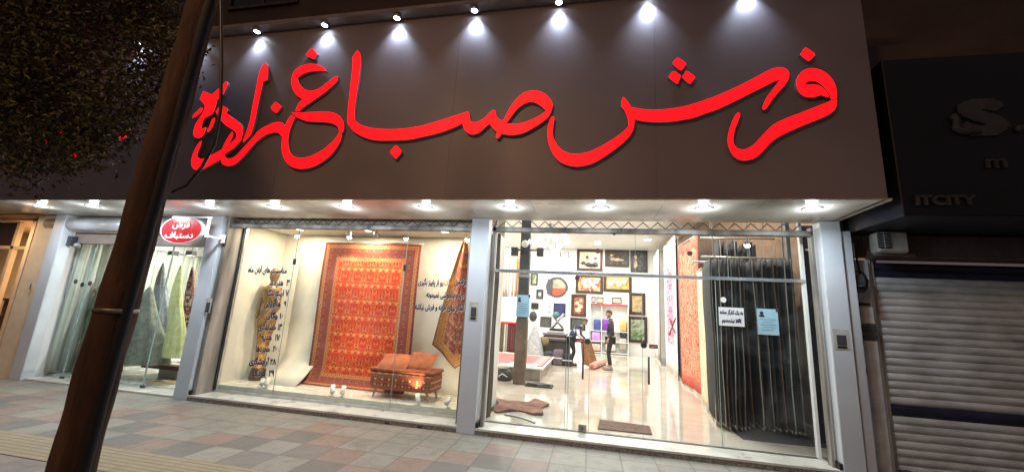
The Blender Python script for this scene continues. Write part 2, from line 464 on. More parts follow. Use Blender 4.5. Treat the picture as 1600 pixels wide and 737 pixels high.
# ================================================================== THE GROUND
def pavement_mat():
    t = NT('pavement_tiles'); x, y, _ = t.sep(t.coord())
    S = .405
    X = t.math('DIVIDE', t.math('ADD', x, 1.36+40.5), S); Y = t.math('DIVIDE', t.math('ADD', y, .28+40.5), S)
    ix = t.math('FLOOR', X); iy = t.math('FLOOR', Y); fx = t.math('FRACT', X); fy = t.math('FRACT', Y)
    wn = t.n('ShaderNodeTexWhiteNoise'); t.put(wn.inputs['Vector'], t.comb(ix, iy, 1)); rnd = wn.outputs['Value']
    # the mason's pattern: a zigzag of rust and slate tiles through the beige ones
    dpk = t.math('PINGPONG', t.math('SUBTRACT', ix, 31), 3.0)
    j = t.math('SUBTRACT', t.math('SUBTRACT', 99.0, iy), dpk)
    eq = lambda q: t.math('LESS_THAN', t.math('ABSOLUTE', t.math('SUBTRACT', j, q)), .5)
    base = t.mix(rnd, (.20, .185, .155), (.245, .226, .188))
    warm = t.mix(rnd, (.19, .125, .098), (.235, .158, .125)); slate = t.mix(rnd, (.100, .090, .082), (.130, .115, .105))
    n = t.noise(.55, None, 3)
    far = t.math('GREATER_THAN', t.math('MULTIPLY_ADD', rnd, .6, n), .80)
    lft = t.math('LESS_THAN', x, -1.70)
    def lay(c, q, col, k=1.0): return t.mix(t.math('MULTIPLY', t.math('MULTIPLY', q, lft), k), c, col)
    c = lay(base, eq(0), warm); c = lay(c, eq(1), slate, .9); c = lay(c, eq(3), slate, .75); c = lay(c, eq(4), warm, .6)
    c = lay(c, t.math('GREATER_THAN', j, 4.5), slate, .6)
    c = lay(c, t.math('MULTIPLY', far, t.math('LESS_THAN', j, -.5)), warm, .18)
    c = t.mix(t.math('MULTIPLY', t.math('LESS_THAN', y, -1.9), .45), c, warm)  # falloff of light away from the shop, put into the tile colour
    g = .022
    gx = t.math('MAXIMUM', t.math('LESS_THAN', fx, g), t.math('GREATER_THAN', fx, 1-g)); gy = t.math('MAXIMUM', t.math('LESS_THAN', fy, g), t.math('GREATER_THAN', fy, 1-g))
    gr = t.math('MAXIMUM', gx, gy)
    dirt = t.noise(5, None, 6, 0, .65); dirt2 = t.noise(60, None, 3)
    c = t.mix(t.math('MULTIPLY', t.math('GREATER_THAN', dirt, .56), .22), c, (.10, .085, .07))
    c = t.mix(t.math('MULTIPLY', dirt2, .35), c, (.12, .10, .08))
    c = t.mix(t.math('MULTIPLY', gr, .62), c, (.075, .065, .05))
    vo = t.n('ShaderNodeTexVoronoi'); vo.inputs['Scale'].default_value = 3.1; t.put(vo.inputs['Vector'], t.coord())
    c = t.mix(t.math('MULTIPLY', t.math('LESS_THAN', vo.outputs['Distance'], .045), .7), c, (.05, .045, .04))
    st = t.noise(1.3, None, 7, 1.2, .7); c = t.mix(t.math('MULTIPLY', t.math('GREATER_THAN', st, .58), .25), c, (.09, .075, .06))
    h = t.math('SUBTRACT', t.math('MULTIPLY', dirt2, .3), gr); t.bump(h, .5, .006)
    return t.fin(c, t.math('MULTIPLY_ADD', dirt, .35, .38))
b = MB(); b.box(-60, 40, -9.0, 40, -.3, 0); tag(b.build('sidewalk', pavement_mat()), kind='structure')
b = MB(); b.box(-60, 40, -60, -9.15, -.4, -.13); tag(b.build('road', mat('asphalt', (.05, .05, .05), .85, 0, .2, 8, .5, 90)), kind='structure')
b = MB(); b.bbox(-60, 40, -9.15, -9.0, -.4, .01, .015); tag(b.build('kerb', mat('kerb_concrete', (.3, .29, .27), .85)), kind='structure')
def tactile():
    t = NT('yellow_tactile'); x, y, _ = t.sep(t.coord())
    g = t.math('GREATER_THAN', t.math('FRACT', t.math('DIVIDE', y, .0675)), .62)
    gx = t.math('LESS_THAN', t.math('FRACT', t.math('DIVIDE', x, .405)), .03)
    n = t.noise(7, None, 5)
    c = t.mix(n, (.21, .17, .10), (.33, .275, .175)); c = t.mix(t.math('MULTIPLY', t.math('MAXIMUM', g, gx), .55), c, (.15, .115, .07))
    t.bump(t.math('SUBTRACT', 0, g), .6, .006); return t.fin(c, .75)
b = MB(); b.box(-60, 40, -2.38, -1.90, -.05, .005); tag(b.build('tactile_paving', tactile()), kind='structure')

# ================================================================== CARPET SHOP BUILDING
ZS = 3.017        # underside of the canopy
YF = -.9545       # face of the fascia
XR = 1.70
shop = thing('carpet_shop_building', 'two storey carpet shop with brown upper wall, grey clad pillars and three glazed bays', 'building', (-3, .1, 0))
wallm = M['night_wall']
part('upper_wall', wallm, shop, lambda b: (b.box(-14, 1.76, .12, .42, ZS+.1, 5.9), b.box(-14, 1.76, -.25, .42, 5.9, 13)))
for i, (x0, x1, z0, z1) in enumerate([(-13, -11.6, 7.0, 8.6), (-10.6, -9.2, 7.0, 8.6), (-8.1, -6.7, 7.0, 8.6), (-5.6, -4.2, 7.0, 8.6), (-3.1, -1.7, 7.0, 8.6), (-.6, .8, 7.0, 8.6)]):
    f = part('window', M['wood'], shop, lambda b: [b.box(x0-.06, x1+.06, -.30, -.255, z0-.06, z0), b.box(x0-.06, x1+.06, -.30, -.255, z1, z1+.06), b.box(x0-.06, x0, -.30, -.255, z0, z1), b.box(x1, x1+.06, -.30, -.255, z0, z1), b.box((x0+x1)/2-.025, (x0+x1)/2+.025, -.29, -.255, z0, z1)])
    part('pane', M['window_dark'], f, lambda b: b.box(x0, x1, -.27, -.253, z0, z1))
part('parapet_ledge', mat('dusty_ledge', (.20, .15, .12), .85), shop, lambda b: b.bbox(-14, 1.74, -.42, -.252, 5.95, 6.12, .01))
PIL = [(-11.43, -11.17), (-7.867, -7.60), (-3.109, -2.849), (1.537, 1.762)]
plab = ['grey clad pillar at the left shop front', 'grey clad pillar between cone rug shop and display window', 'grey clad pillar between display window and glass doors', 'grey clad pillar right of the glass doors']
for (a, c), l in zip(PIL, plab):
    def f(b, a=a, c=c):
        b.bbox(a, c, 0, .17, .0, ZS-.004, .004, 0)
        b.box(c-.0, c+.003, .012, .17, .16, ZS-.01, 1); b.box(a-.003, a, .012, .17, .16, ZS-.01, 1)
    p = part('pillar', [M['panel_grey'], M['panel_side']], shop, f, l)
    # black plinth bracket next to the pillar foot
for a, c in ((-7.597, -7.56), (-2.846, -2.81), (1.50, 1.534)): part('plinth_bracket', M['black'], shop, lambda b: b.box(a, c, .015, .16, .084, .15))
# plinth steps
part('step', [M['stone_top'], M['stone_edge']], shop, lambda b: (b.bbox(-7.60, -3.11, .003, .42, 0, .055, .003, 1), b.box(-7.60, -3.11, .0, .42, .055, .082, 0)), 'long pale step below the display window')
part('step', [M['stone_top'], M['stone_edge']], shop, lambda b: (b.bbox(-2.846, 1.535, .003, .50, 0, .055, .003, 1), b.box(-2.846, 1.535, .0, .50, .055, .082, 0)), 'long pale step below the glass doors')
part('step', [M['stone_top'], M['stone_edge']], shop, lambda b: b.bbox(-11.17, -7.87, .06, .45, 0, .03, .003, 0), 'low threshold of the cone rug shop')

for px, py in ((597, 663), (650, 669)):
    q = at(px, py, 'z', .03); part('drain_outlet', M['black'], shop, lambda b: b.box(q[0]-.035, q[0]+.035, -.004, .002, .005, .03))
# interior shell -----------------------------------------------------
def floor_mat():
    t = NT('polished_porcelain_floor'); x, y, _ = t.sep(t.coord())
    fx = t.math('FRACT', t.math('DIVIDE', t.math('ADD', x, 50.2), .8)); fy = t.math('FRACT', t.math('DIVIDE', t.math('ADD', y, 50), .8))
    g = t.math('MAXIMUM', t.math('LESS_THAN', fx, .006), t.math('LESS_THAN', fy, .006))
    n = t.noise(1.6, None, 5, 1)
    c = t.ramp(n, [(.35, (.50, .43, .35)), (.65, (.60, .53, .45))]); c = t.mix(t.math('MULTIPLY', g, .5), c, (.35, .31, .27))
    return t.fin(c, .07)
BACK = 15.0; XW = 2.35; XL = -6.6; CEIL = 5.2
part('showroom_floor', floor_mat(), shop, lambda b: (b.box(-2.85, XW, .50, 2.0, .0, .084), b.box(XL, XW, 2.0, BACK, 0, .084)))
part('showroom_back_wall', M['white'], shop, lambda b: b.box(XL, XW, BACK, BACK+.1, .084, CEIL))
part('showroom_left_wall', M['white'], shop, lambda b: b.box(XL-.1, XL, 1.62, BACK, .0, CEIL))
part('showroom_right_wall', mat('tan_plaster_wall', (.25, .145, .085), .8), shop, lambda b: b.box(XW, XW+.1, .55, BACK, .0, CEIL))
part('showroom_ceiling', M['white'], shop, lambda b: b.box(XL, XW, .6, BACK, CEIL, CEIL+.1))
part('front_header', M['cream'], shop, lambda b: (b.box(-14, -2.95, .46, .59, ZS+.045, CEIL), b.box(-2.95, XW, .46, .59, 3.20, CEIL)))
part('canopy_back', M['cream'], shop, lambda b: b.box(-2.95, 1.76, .425, .459, 3.20, 3.4))
part('partition_wall', M['white'], shop, lambda b: b.box(-2.988, -2.932, .43, 1.498, .084, ZS))
part('display_corner_wall', M['cream'], shop, lambda b: b.box(-7.60, XL-.002, 1.5, 1.62, 0, CEIL))
part('display_back_wall', M['cream'], shop, lambda b: b.box(XL, -2.93, 1.5, 1.62, .0, CEIL))
part('display_ceiling', M['cream'], shop, lambda b: b.box(-7.6, -2.99, .46, 1.5, 3.0, 3.06))
part('display_floor', mat('display_platform_cream', (.78, .72, .62), .25, 0, .04), shop, lambda b: b.box(-7.6, -2.99, .43, 1.5, .0, .19))
part('display_side_wall', M['cream'], shop, lambda b: b.box(-7.66, -7.6, .43, 1.5, .0, 3.06))
# cone-rug shop to the left
part('left_bay_floor', mat('left_bay_floor_white', (.72, .70, .64), .25), shop, lambda b: b.box(-11.3, -7.66, .45, 3.4, .0, .05))
part('left_bay_back_wall', M['white'], shop, lambda b: b.box(-11.3, -7.66, 3.4, 3.5, 0, 3.05))
for a, c in ((-11.4, -11.302), (-7.72, -7.662)): part('left_bay_side_wall', M['white'], shop, lambda b: b.box(a, c, .2, 3.398, 0, 3.05))
part('left_bay_ceiling', M['white'], shop, lambda b: b.box(-11.3, -7.72, .3, 3.4, 2.95, 3.05))
# rough plastered reveal left of the display window
part('window_reveal', M['alu_old'], shop, lambda b: (b.box(-7.56, -7.50, .05, .40, .083, ZS), b.box(-7.598, -7.565, .10, .17, .15, ZS)))
for a, c in ((-3.16, -3.115), (-2.80, -2.76), (1.47, 1.50), (-7.908, -7.868)):
    part('guide_rail', M['alu_old'], shop, lambda b: b.box(a, c, .1, .19, .083, 2.95))

# canopy: fascia, soffit
sign = thing('shop_sign', 'huge dark grey fascia with glowing red Persian calligraphy above the carpet shop', 'sign', (-3, -.5, 3.0))
def fascia(b):
    xs = [-13.6, -11.0, -8.4, -5.8, -3.2, -.6, XR]
    for a, c in zip(xs[:-1], xs[1:]):
        b.box(a+.002, c-.002, YF, YF+.03, ZS, 5.779)
    b.box(-13.6, XR, YF+.004, YF+.03, ZS+.002, 5.775)
part('fascia_panel', M['panel_dark'], sign, fascia)
part('side_panel', M['panel_dark'], sign, lambda b: b.box(XR-.03, XR, YF+.03, .11, ZS, 5.779))
part('top_trim', mat('top_trim_grey', (.30, .27, .25), .5, 0, .1), sign, lambda b: (b.bbox(-13.6, XR, YF-.16, YF+.03, 5.782, 5.84, .006), b.box(-13.6, XR, YF+.03, .1, 5.782, 5.81)))
def soff(b):
    xs = [-13.6, -12.2, -10.2, -8.4, -6.7, -5.45, -4.2, -3.0, -2.1, -.5, .6, 1.30, XR+.06]
    for a, c in zip(xs[:-1], xs[1:]):
        b.box(a+.0015, c-.0015, YF+.031, .118, ZS, ZS+.02)
part('soffit', M['soffit'], sign, soff)
part('edge_trim', mat('pale_edge_trim', (.5, .46, .42), .45), sign, lambda b: b.box(-13.6, XR, YF-.004, YF, ZS-.004, ZS+.012))

# ---- the red calligraphy, traced stroke by stroke
REG = {1: (290, 110, 4.336), 2: (340, 80, 3.683), 3: (430, 60, 3.352), 4: (530, 70, 3.88), 5: (700, 120, 6.7), 6: (840, 130, 5.267), 7: (960, 70, 5.264), 8: (1120, 60, 3.685)}
def L(s):
    out = []
    for q in s.split():
        c = q.endswith('*'); x, y = q.rstrip('*').split(',')
        out.append((float(x), float(y), 1) if c else (float(x), float(y)))
    return out
GLY = [
 (8, '692,345* 688,290 668,240 630,200 585,178 540,173 500,185 470,215 458,255 465,295 485,322 520,338 560,338 600,328 628,336 647,337* 630,305 600,277 560,264 525,268 508,263* 525,249 550,246 585,255 620,285 645,320 660,353*', None),
 (8, '692,350* 690,385 675,415 645,438 600,460 500,500 420,535 350,570 300,610 250,665 215,690 170,702 130,698 95,675 72,635 62,590 66,550 80,500 105,445 122,428 135,435 128,465 108,515 97,560 97,600 115,630 150,640 185,630 220,605 270,550 330,495 400,460 480,430 560,398 620,375 660,357*', None),
 (7, '145,512* 200,525 300,535 400,532 500,520 600,500 700,470 800,435 900,395 1000,350 1100,300 1200,248 1270,210 1330,190 1380,188 1420,205 1438,240 1430,285 1400,335 1350,390 1300,450 1260,510 1235,535 1218,525 1225,490 1255,430 1300,370 1345,310 1358,292* 1320,300 1250,335 1150,385 1050,435 950,485 850,530 750,565 650,600 550,620 450,633 350,636 250,630 168,615*', None),
 (6, '705,112* 735,145 765,190 785,240 797,300 793,360 770,415 735,460 680,510 600,570 500,635 420,670 340,685 270,680 200,655 150,615 110,550 88,480 80,410 88,340 105,290 125,273 138,290 130,350 125,410 135,460 165,515 210,555 270,578 340,580 420,565 500,530 580,485 650,440 710,395 745,357* 748,320 735,270 712,220 688,195* 690,150', None),
 (5, '218,362* 232,450 245,472 290,475 350,450 400,410 440,370 470,348 492,348* 505,400 530,445 578,455* 620,375 670,290 730,220 800,165 880,145 950,150 1020,185 1070,235 1095,290 1085,350 1050,420 980,480 900,530 820,575 740,602 650,608 560,598* 535,635 515,645 503,635 512,578* 470,540 435,492* 390,530 340,575 290,598 240,603 195,580 165,540 150,490*', '612,488* 660,420 720,345 780,295 850,265 910,272 970,305 1025,358* 960,405 880,445 800,475 720,492 660,490'),
 (4, '97,460* 130,485 200,505 300,512 400,507 500,490 600,462 700,430 782,403* 768,440 745,478* 700,500 620,530 520,555 420,575 320,580 220,578 150,560 95,530 64,497*', None),
 (4, '110,33* 128,60 130,120 118,220 103,320 93,400 95,457* 61,494* 50,470 52,400 62,300 75,180 82,110 80,75', None),
 (3, '328,200* 325,225 270,275 200,325 150,360 125,383* 105,380* 120,345 142,320* 110,295 88,255 85,215 98,175 130,148 170,135 215,137 250,152 270,172* 230,170 180,175 140,190 118,208* 125,235 150,265 190,275 230,262 280,225 310,202', None),
 (3, '85,388* 150,388 230,384 290,386 335,405 358,440 360,475 352,496* 335,488* 328,465 300,445 240,437 180,435 140,425 108,410*', None),
 (3, '105,414* 88,450 72,500 68,550 80,600 110,622 150,625 200,610 260,575 310,530 335,493* 350,500* 340,540 300,600 240,650 180,677 120,682 75,665 45,625 33,570 38,510 55,450 82,402*', None),
 (2, '368,492* 350,470 320,468 280,480 230,515 180,570 140,615 100,650 60,660 30,650 18,620 22,580 40,530 70,480 85,462* 90,480 70,530 45,580 42,605 65,618 100,605 140,565 190,510 240,455 290,425 340,408 375,415 388,440 382,470', None),
 (2, '275,65* 290,90 288,165* 262,175* 255,210 235,300 215,400 190,480 150,525* 145,518 160,480 185,400 200,320 220,220 238,130 255,90', None),
 (1, '235,232* 285,262 275,290* 330,330 375,365 388,400 385,440 370,480 320,530 270,562 240,600 170,640 110,672 70,675 42,650 40,600 60,540 90,490 108,475* 105,500 85,550 80,585 110,600 160,580 220,550 275,518 330,470 345,440 330,410 270,370 225,320 205,280*', None),
 (1, '45,325* 55,300 105,250* 120,262* 100,290 60,318', None),
 (1, '95,195* 120,140* 180,165* 250,100 275,75 285,90 275,120 255,165* 215,200* 205,240 185,290 155,310* 125,330 108,380 112,398* 135,382* 138,400* 120,440 90,458 60,450 52,420 65,370 95,320 125,270 130,235*', None),
 (1, '145,415* 160,380 180,330 200,320* 195,350 175,395 152,420', None),
]
GLY2 = ['70,179 77,176 84,180 80,190 76,204 72,226 65,234 62,226 66,206', '84,214 90,205 100,203 106,209 103,218 99,212 92,212 86,219', '110,242 116,226 119,214 123,226 124,242 117,246', '184,216 192,206 203,202 200,211 190,219', '128,196 134,190 140,196 134,202']
DOTS = [(8, '478,95 510,50 570,92 530,135'), (7, '473,155 520,103 595,155 548,218'), (7, '440,268 485,212 549,255 520,328'), (7, '555,270 590,210 668,265 622,328'),
        (4, '305,650 345,606 382,648 343,695'), (3, '158,88 190,50 222,82 202,112'), (2, '302,325 335,290 370,320 335,360')]
YL = YF-.055
def tosign(p, y):
    q = at(p[0], p[1], 'y', YL); return (q[0], y, q[2])
def conv(r, pts): 
    x0, y0, k = REG[r]; return [(x0+p[0]/k, y0+p[1]/k, *p[2:]) for p in pts]
def letter(outer, holes, seg=6):
    mb = MB(); mb.poly(outer, holes, tosign, YL, YF-.012, 0, 1)
    return mb.build('letter', [M['red_lit'], M['letter_side']], sign)
for r, o, h in GLY:
    letter(smooth_loop(conv(r, L(o))), [smooth_loop(conv(r, L(h)))] if h else [])
for o in GLY2: letter(smooth_loop(L(o)), [])
for r, o in DOTS:
    q = conv(r, L(o)); c = np.mean(np.array([p[:2] for p in q]), axis=0); pp = []
    for i in range(4):
        a = np.array(q[i][:2]); p_ = np.array(q[i-1][:2]); n_ = np.array(q[(i+1) % 4][:2])
        pp += [tuple(a+(p_-a)*.22), tuple(a+(a-c)*-.07), tuple(a+(n_-a)*.22)]
    letter(pp, [])

# ---- spotlights above the fascia
ords = ['first', 'second', 'third', 'fourth', 'fifth', 'sixth', 'seventh', 'eighth', 'ninth', 'tenth', 'eleventh', 'twelfth', 'thirteenth', 'fourteenth', 'fifteenth', 'sixteenth', 'seventeenth', 'eighteenth', 'nineteenth', 'twentieth']
tops = ['above the last letter at the left end', 'above the tall dotted letter', 'right of the tall upright stroke', 'above the long sweeping stroke', 'above the looped letter', 'left of the three red dots', 'between three dots and the round right letter']
for i, x in enumerate([-8.87, -7.70, -6.53, -5.34, -4.16, -2.99, -1.82, -.67, .50]):
    lab = 'small lit spotlight on the sign top, ' + (tops[i-2] if i >= 2 else ('behind the tree, nearest the trunk' if i == 0 else 'behind the tree, nearest the pole'))
    t = thing('sign_spotlight', lab, 'spotlight', (x, YF-.085, 5.72), 'spotlights along the top of the sign')
    yl = YF-.085
    part('housing', M['alu'], t, lambda b: b.lathe((x, yl, 5.72), [(.0, .06), (.035, .06), (.05, .045), (.05, .0), (.044, .0), (.042, .012)], 20))
    part('lens', M['spot_lit'], t, lambda b: b.lathe((x, yl, 5.725), [(.0, .0), (.042, .0), (.042, .010)], 20))
    l = light('spot_lamp', 'SPOT', (x, yl, 5.715), 30, (.58, .78, 1.0), t, spot_size=math.radians(46), spot_blend=1.0, shadow_soft_size=.03); aim(l, (0, yl, 5.715), (0, YF, 5.57))
    l = light('flood_lamp', 'SPOT', (x, yl, 5.714), 42, (.66, .80, 1.0), t, spot_size=math.radians(92), spot_blend=1.0, shadow_soft_size=.03); aim(l, (0, yl, 5.715), (0, YF, 5.2))

# ---- downlights in the soffit
def downlight(name, x, y, z, r, lab, cat, group, power, col, m='lamp_lit', spread=180):
    t = thing(name, lab, cat, (x, y, z), group)
    part('rim', M['alu'], t, lambda b: b.lathe((x, y, z), [(r, .0), (r+.018, .0), (r+.02, -.006), (r+.004, -.012), (r, -.008)], 32))
    part('diffuser', M[m], t, lambda b: b.lathe((x, y, z), [(.0, -.014), (r*.8, -.010), (r, -.002)], 32, smooth=False))
    light('lamp', 'AREA', (x, y, z-.016), power, col, t, (0, 0, 0), shape='DISK', size=2*r*.9, spread=math.radians(spread))
    return t
cl = ['above the left shop pillar', 'above the left end of the shutter drum', 'hidden behind the leaning pole', 'above the red oval sign', 'above the left end of the display window', 'above the red carpet', 'above the right end of the display window', 'just right of the middle pillar', 'above the double glass doors', 'above the white job notice', 'nearest the right end of the canopy']
SOFFIT_GLOW = 7.0
xsD = [-10.79, -9.62, -8.46, -7.26, -6.07, -4.85, -3.62, -2.42, -1.23, 0.0, 1.17]
for x, l in zip(xsD, cl):
    if x == -8.46: l = 'above the cone rugs, beside the pole'
    DL = downlight('canopy_downlight', x, -.59, ZS, .085, 'round white lamp in the canopy underside, '+l, 'downlight', 'round lamps under the canopy', P_CANOPY, (.74, .89, 1.0), spread=168)
    light('soffit_fill', 'POINT', (x, -.59, ZS-.07), SOFFIT_GLOW, (.80, .92, 1.0), DL, shadow_soft_size=.05)  # extra point light added under each lamp to brighten the soffit

# ================================================================== GLAZING
GY = .40
win = thing('display_window', 'large display window with black Persian lettering in front of the red carpet', 'window', (-5.3, GY, .08))
seamL = at(543, 400, 'y', GY)[0]
x1 = at(463, 390, 'y', GY)[0]; x2 = at(608, 640, 'y', GY)[0]
for a, c in ((-7.47, x1), (x1, x2), (x2, -3.115)):
    part('pane', M['glass'], win, lambda b: b.box(a+.003, c-.003, GY, GY+.01, .12, 2.98))
part('frame', M['alu'], win, lambda b: (b.box(-7.5, -3.115, GY-.02, GY+.03, .083, .118), b.box(-7.5, -3.115, GY-.02, GY+.03, 2.94, 3.0), b.box(-7.5, -7.47, GY-.02, GY+.03, .118, 2.94)))
part('black_jamb', M['black'], win, lambda b: b.box(-7.5, -7.475, GY-.06, GY-.021, .12, 2.94))
part('edge_seal', M['glass_edge'], win, lambda b: [b.box(q-.003, q+.003, GY-.001, GY+.011, .12, 2.94) for q in (x1, x2)])
part('patch_fitting', M['black'], win, lambda b: (b.box(x1-.02, x1+.02, GY-.012, GY+.02, 2.26, 2.36), b.box(x2-.02, x2+.02, GY-.012, GY+.02, 2.22, 2.32)))
def wline(text, pxl, pxr, yc, hpx, m, parent, y, name='lettering', bold=1, outline=True, rows=24):
    a = at(pxl, yc+hpx/2, 'y', y); c = at(pxr, yc+hpx/2+(.03*(pxr-pxl)), 'y', y)
    top = at((pxl+pxr)/2, yc-hpx/2, 'y', y); bot = at((pxl+pxr)/2, yc+hpx/2, 'y', y)
    H = top[2]-bot[2]
    if outline:
        o = lettering(text, a, c, H, y+.0, m, parent, name, bold, rows)
        lettering(text, (a[0]+.006, 0, a[2]-.008), (c[0]+.006, 0, c[2]-.008), H, y+.003, M['text_white'], o, 'pale_edge', bold, rows)
        return o
    return lettering(text, a, c, H, y, m, parent, name, bold, rows)
YT = GY-.006
for t_, l, r, yc, h in [('مناسبت های آبان ماه', 387, 447, 421, 13), ('۳  هنرمند', 420, 451, 442, 12), ('۷ اینترنت', 417, 450, 458, 13), ('۹  هالووین', 413, 446, 475, 12), ('۱۰ وگان', 416, 441, 493, 12),
                        ('۱۳ حسابداری', 403, 439, 511, 13), ('۱۷  هدیه', 408, 436, 527, 12), ('۲۰  مجردها', 399, 431, 545, 13), ('۲۸ آرایشگری', 389, 430, 564, 14), ('۲۹  کودک', 395, 427, 583, 13),
                        ('وقتی', 710, 728, 440, 12), ('رو از پاییز بگیری', 653, 692, 441, 13), ('دیگه دلخوشی نمیمونه', 666, 724, 460, 13), ('انگار بیای خونه و فرش نباشه', 648, 724, 479, 13)]:
    wline(t_, l, r, yc, h, M['text_dark'], win, YT-.003)
wline('آبان', 694, 708, 440, 11, M['text_orange'], win, YT-.003, outline=False)

ent = thing('glass_entrance', 'frameless glass doors with pale transom rail showing the bright showroom', 'glass doors', (-.65, GY, .08))
XA, XB = -2.84, 1.50
gx = [XA]+[at(q, yy, 'y', GY)[0] for q, yy in ((886, 670), (919, 674), (1005, 684), (1129, 697))]+[XB]
part('transom', M['steel'], ent, lambda b: (b.bbox(XA, XB, GY-.03, GY+.045, 2.255, 2.30, .005)))
part('frame', M['white'], ent, lambda b: (b.box(XA-.0, XA+.03, GY-.02, GY+.04, .083, 3.18), b.box(XB-.035, XB, GY-.02, GY+.04, .083, 3.18), b.box(XA+.03, XB-.035, GY-.02, GY+.04, 3.10, 3.18)))
part('floor_track', M['darkgrey'], ent, lambda b: (b.box(XA+.03, XB-.035, GY-.012, GY-.006, .083, .089), b.box(XA+.03, XB-.035, GY+.026, GY+.034, .085, .091)))
for a, c in zip([XA+.03, -.70, .55], [-.70, .55, XB-.035]):
    part('pane', M['glass'], ent, lambda b: b.box(a+.002, c-.002, GY, GY+.01, 2.302, 3.10), )
for i in (0, 4): part('pane', M['glass'], ent, lambda b: b.box(max(gx[i], XA+.03)+.002, min(gx[i+1], XB-.035)-.002, GY, GY+.01, .092, 2.253))
for k, (i0, i1) in enumerate(((1, 3), (3, 4))):
    a, c = gx[i0], gx[i1]
    d = part('door', M['glass'], ent, lambda b: b.box(a-.04, c-.002, GY+.014, GY+.024, .095, 2.25) if k == 0 else b.box(a+.002, c+.03, GY+.014, GY+.024, .095, 2.25))
    px, yt, yb = ((911.5, 536, 592), (1013.5, 557, 600))[k]
    p, q = at(px, yt, 'y', GY-.03), at(px, yb, 'y', GY-.03)
    part('handle', M['darkgrey'], d, lambda b: (b.tube([(p[0], GY-.035, q[2]), (p[0], GY-.035, p[2])], .013, 10), b.cyl((p[0], GY-.035, p[2]-.05), (p[0], GY+.014, p[2]-.05), .008, 8), b.cyl((p[0], GY-.035, q[2]+.05), (p[0], GY+.014, q[2]+.05), .008, 8)))
    cx, cy = ((918, 533), (1006, 539))[k]; p = at(cx, cy, 'y', GY)
    part('lock', M['darkgrey'], d, lambda b: b.cyl((p[0], GY-.004, p[2]), (p[0], GY+.013, p[2]), .042, 20))
    x0p, x1p, yc = ((899, 912, 531.5), (1014.5, 1028, 541))[k]
    p, q = at(x0p, yc+2.6, 'y', GY), at(x1p, yc-2.6, 'y', GY)
    lbp = part('push_label', mat('maroon_label', (.25, .02, .03), .5), d, lambda b: b.box(p[0], q[0], GY+.009, GY+.013, p[2], q[2]))
    lettering('بکشید', (p[0]+.02, 0, p[2]+.012), (q[0]-.02, 0, p[2]+.012), abs(q[2]-p[2])*.6, GY+.007, M['text_white'], lbp, 'lettering', 0, 14)
    part('edge_strip', M['glass_edge'], d, lambda b: b.box(a-.045 if k == 0 else a-.0, a-.04 if k == 0 else a+.004, GY+.012, GY+.026, .095, 2.25))
part('edge_strip', M['glass_edge'], ent, lambda b: [b.box(q-.003, q+.003, GY-.001, GY+.011, .095, 2.25) for q in (gx[1], gx[2], gx[4])]+[b.box(q-.002, q+.002, GY-.001, GY+.011, 2.30, 2.93) for q in (-.70, .55)])
p = at(910, 668.5, 'y', GY-.02)
part('floor_lock', M['alu_old'], ent, lambda b: (b.bbox(p[0]-.055, p[0]+.055, GY-.02, GY-.003, .09, .185, .004), ))
part('keyhole', M['black'], ent, lambda b: b.box(p[0]-.008, p[0]+.008, GY-.023, GY-.0205, .115, .155))
for (cx, cy, m_) in ((1078, 395.6, 'fit'), (1095, 414, 'fit'), (1130.5, 468, 'pale'), (934, 392, 'fit'), (902, 434, 'fit')):
    p = at(cx, cy, 'y', GY-.01)
    part('sticker', mat('maroon_sticker', (.14, .025, .03), .6) if m_ == 'fit' else M['cream'], ent, lambda b: b.cyl((p[0], GY-.006, p[2]), (p[0], GY-.003, p[2]), .038, 24))
# notices taped to the glass
def notice(pts, name, lab, m, lines, ):
    (x0, y0), (x1_, y1_) = pts
    p, q = at(x0, y1_, 'y', GY-.012), at(x1_, y0, 'y', GY-.012)
    t = thing(name, lab, 'notice', (p[0], GY-.012, p[2]))
    part('sheet', m, t, lambda b: b.box(p[0], q[0], GY-.010, GY-.006, p[2], q[2]))
    return t, p, q
blue = mat('pale_blue_paper', (.36, .56, .64), .8, 0, .06, 4)
t, p, q = notice(((806, 461), (828, 494)), 'notice', 'pale blue printed notice on the glass in front of the dark column', blue, 0)
def blue_marks(t, p, q):
    w_, h_ = q[0]-p[0], q[2]-p[2]
    part('tape', M['darkgrey'], t, lambda b: (b.box(q[0]-.10*w_, q[0]+.012, GY-.014, GY-.0105, q[2]-.10*h_, q[2]+.01),))
    part('portrait', M['text_dark'], t, lambda b: (b.cyl((p[0]+w_*.22, GY-.013, p[2]+h_*.83), (p[0]+w_*.22, GY-.0105, p[2]+h_*.83), w_*.09, 14), b.box(p[0]+w_*.10, p[0]+w_*.34, GY-.013, GY-.0105, p[2]+h_*.68, p[2]+h_*.76)))
    part('printed_lines', mat('blue_grey_print', (.16, .28, .36), .8), t, lambda b: [b.box(p[0]+w_*(.14+.1*(i % 2)), p[0]+w_*(.86-.12*(i % 3 == 1)), GY-.0125, GY-.0105, p[2]+h_*(.58-.1*i), p[2]+h_*(.58-.1*i)+.007) for i in range(5)])
blue_marks(t, p, q)
t, p, q = notice(((1185, 483), (1215, 522)), 'notice', 'pale blue printed notice in front of the dark hanging rugs', blue, 0); blue_marks(t, p, q)
t, p, q = notice(((1124, 481), (1162, 508)), 'notice', 'white job notice with two handwritten Persian lines on the glass', M['white'], 0)
w_, h_ = q[0]-p[0], q[2]-p[2]
lettering('به یک کارگر ساده', (p[0]+.05*w_, 0, p[2]+.58*h_), (q[0]-.05*w_, 0, p[2]+.58*h_), h_*.30, GY-.0125, M['text_dark'], t, 'lettering', 1, 20)
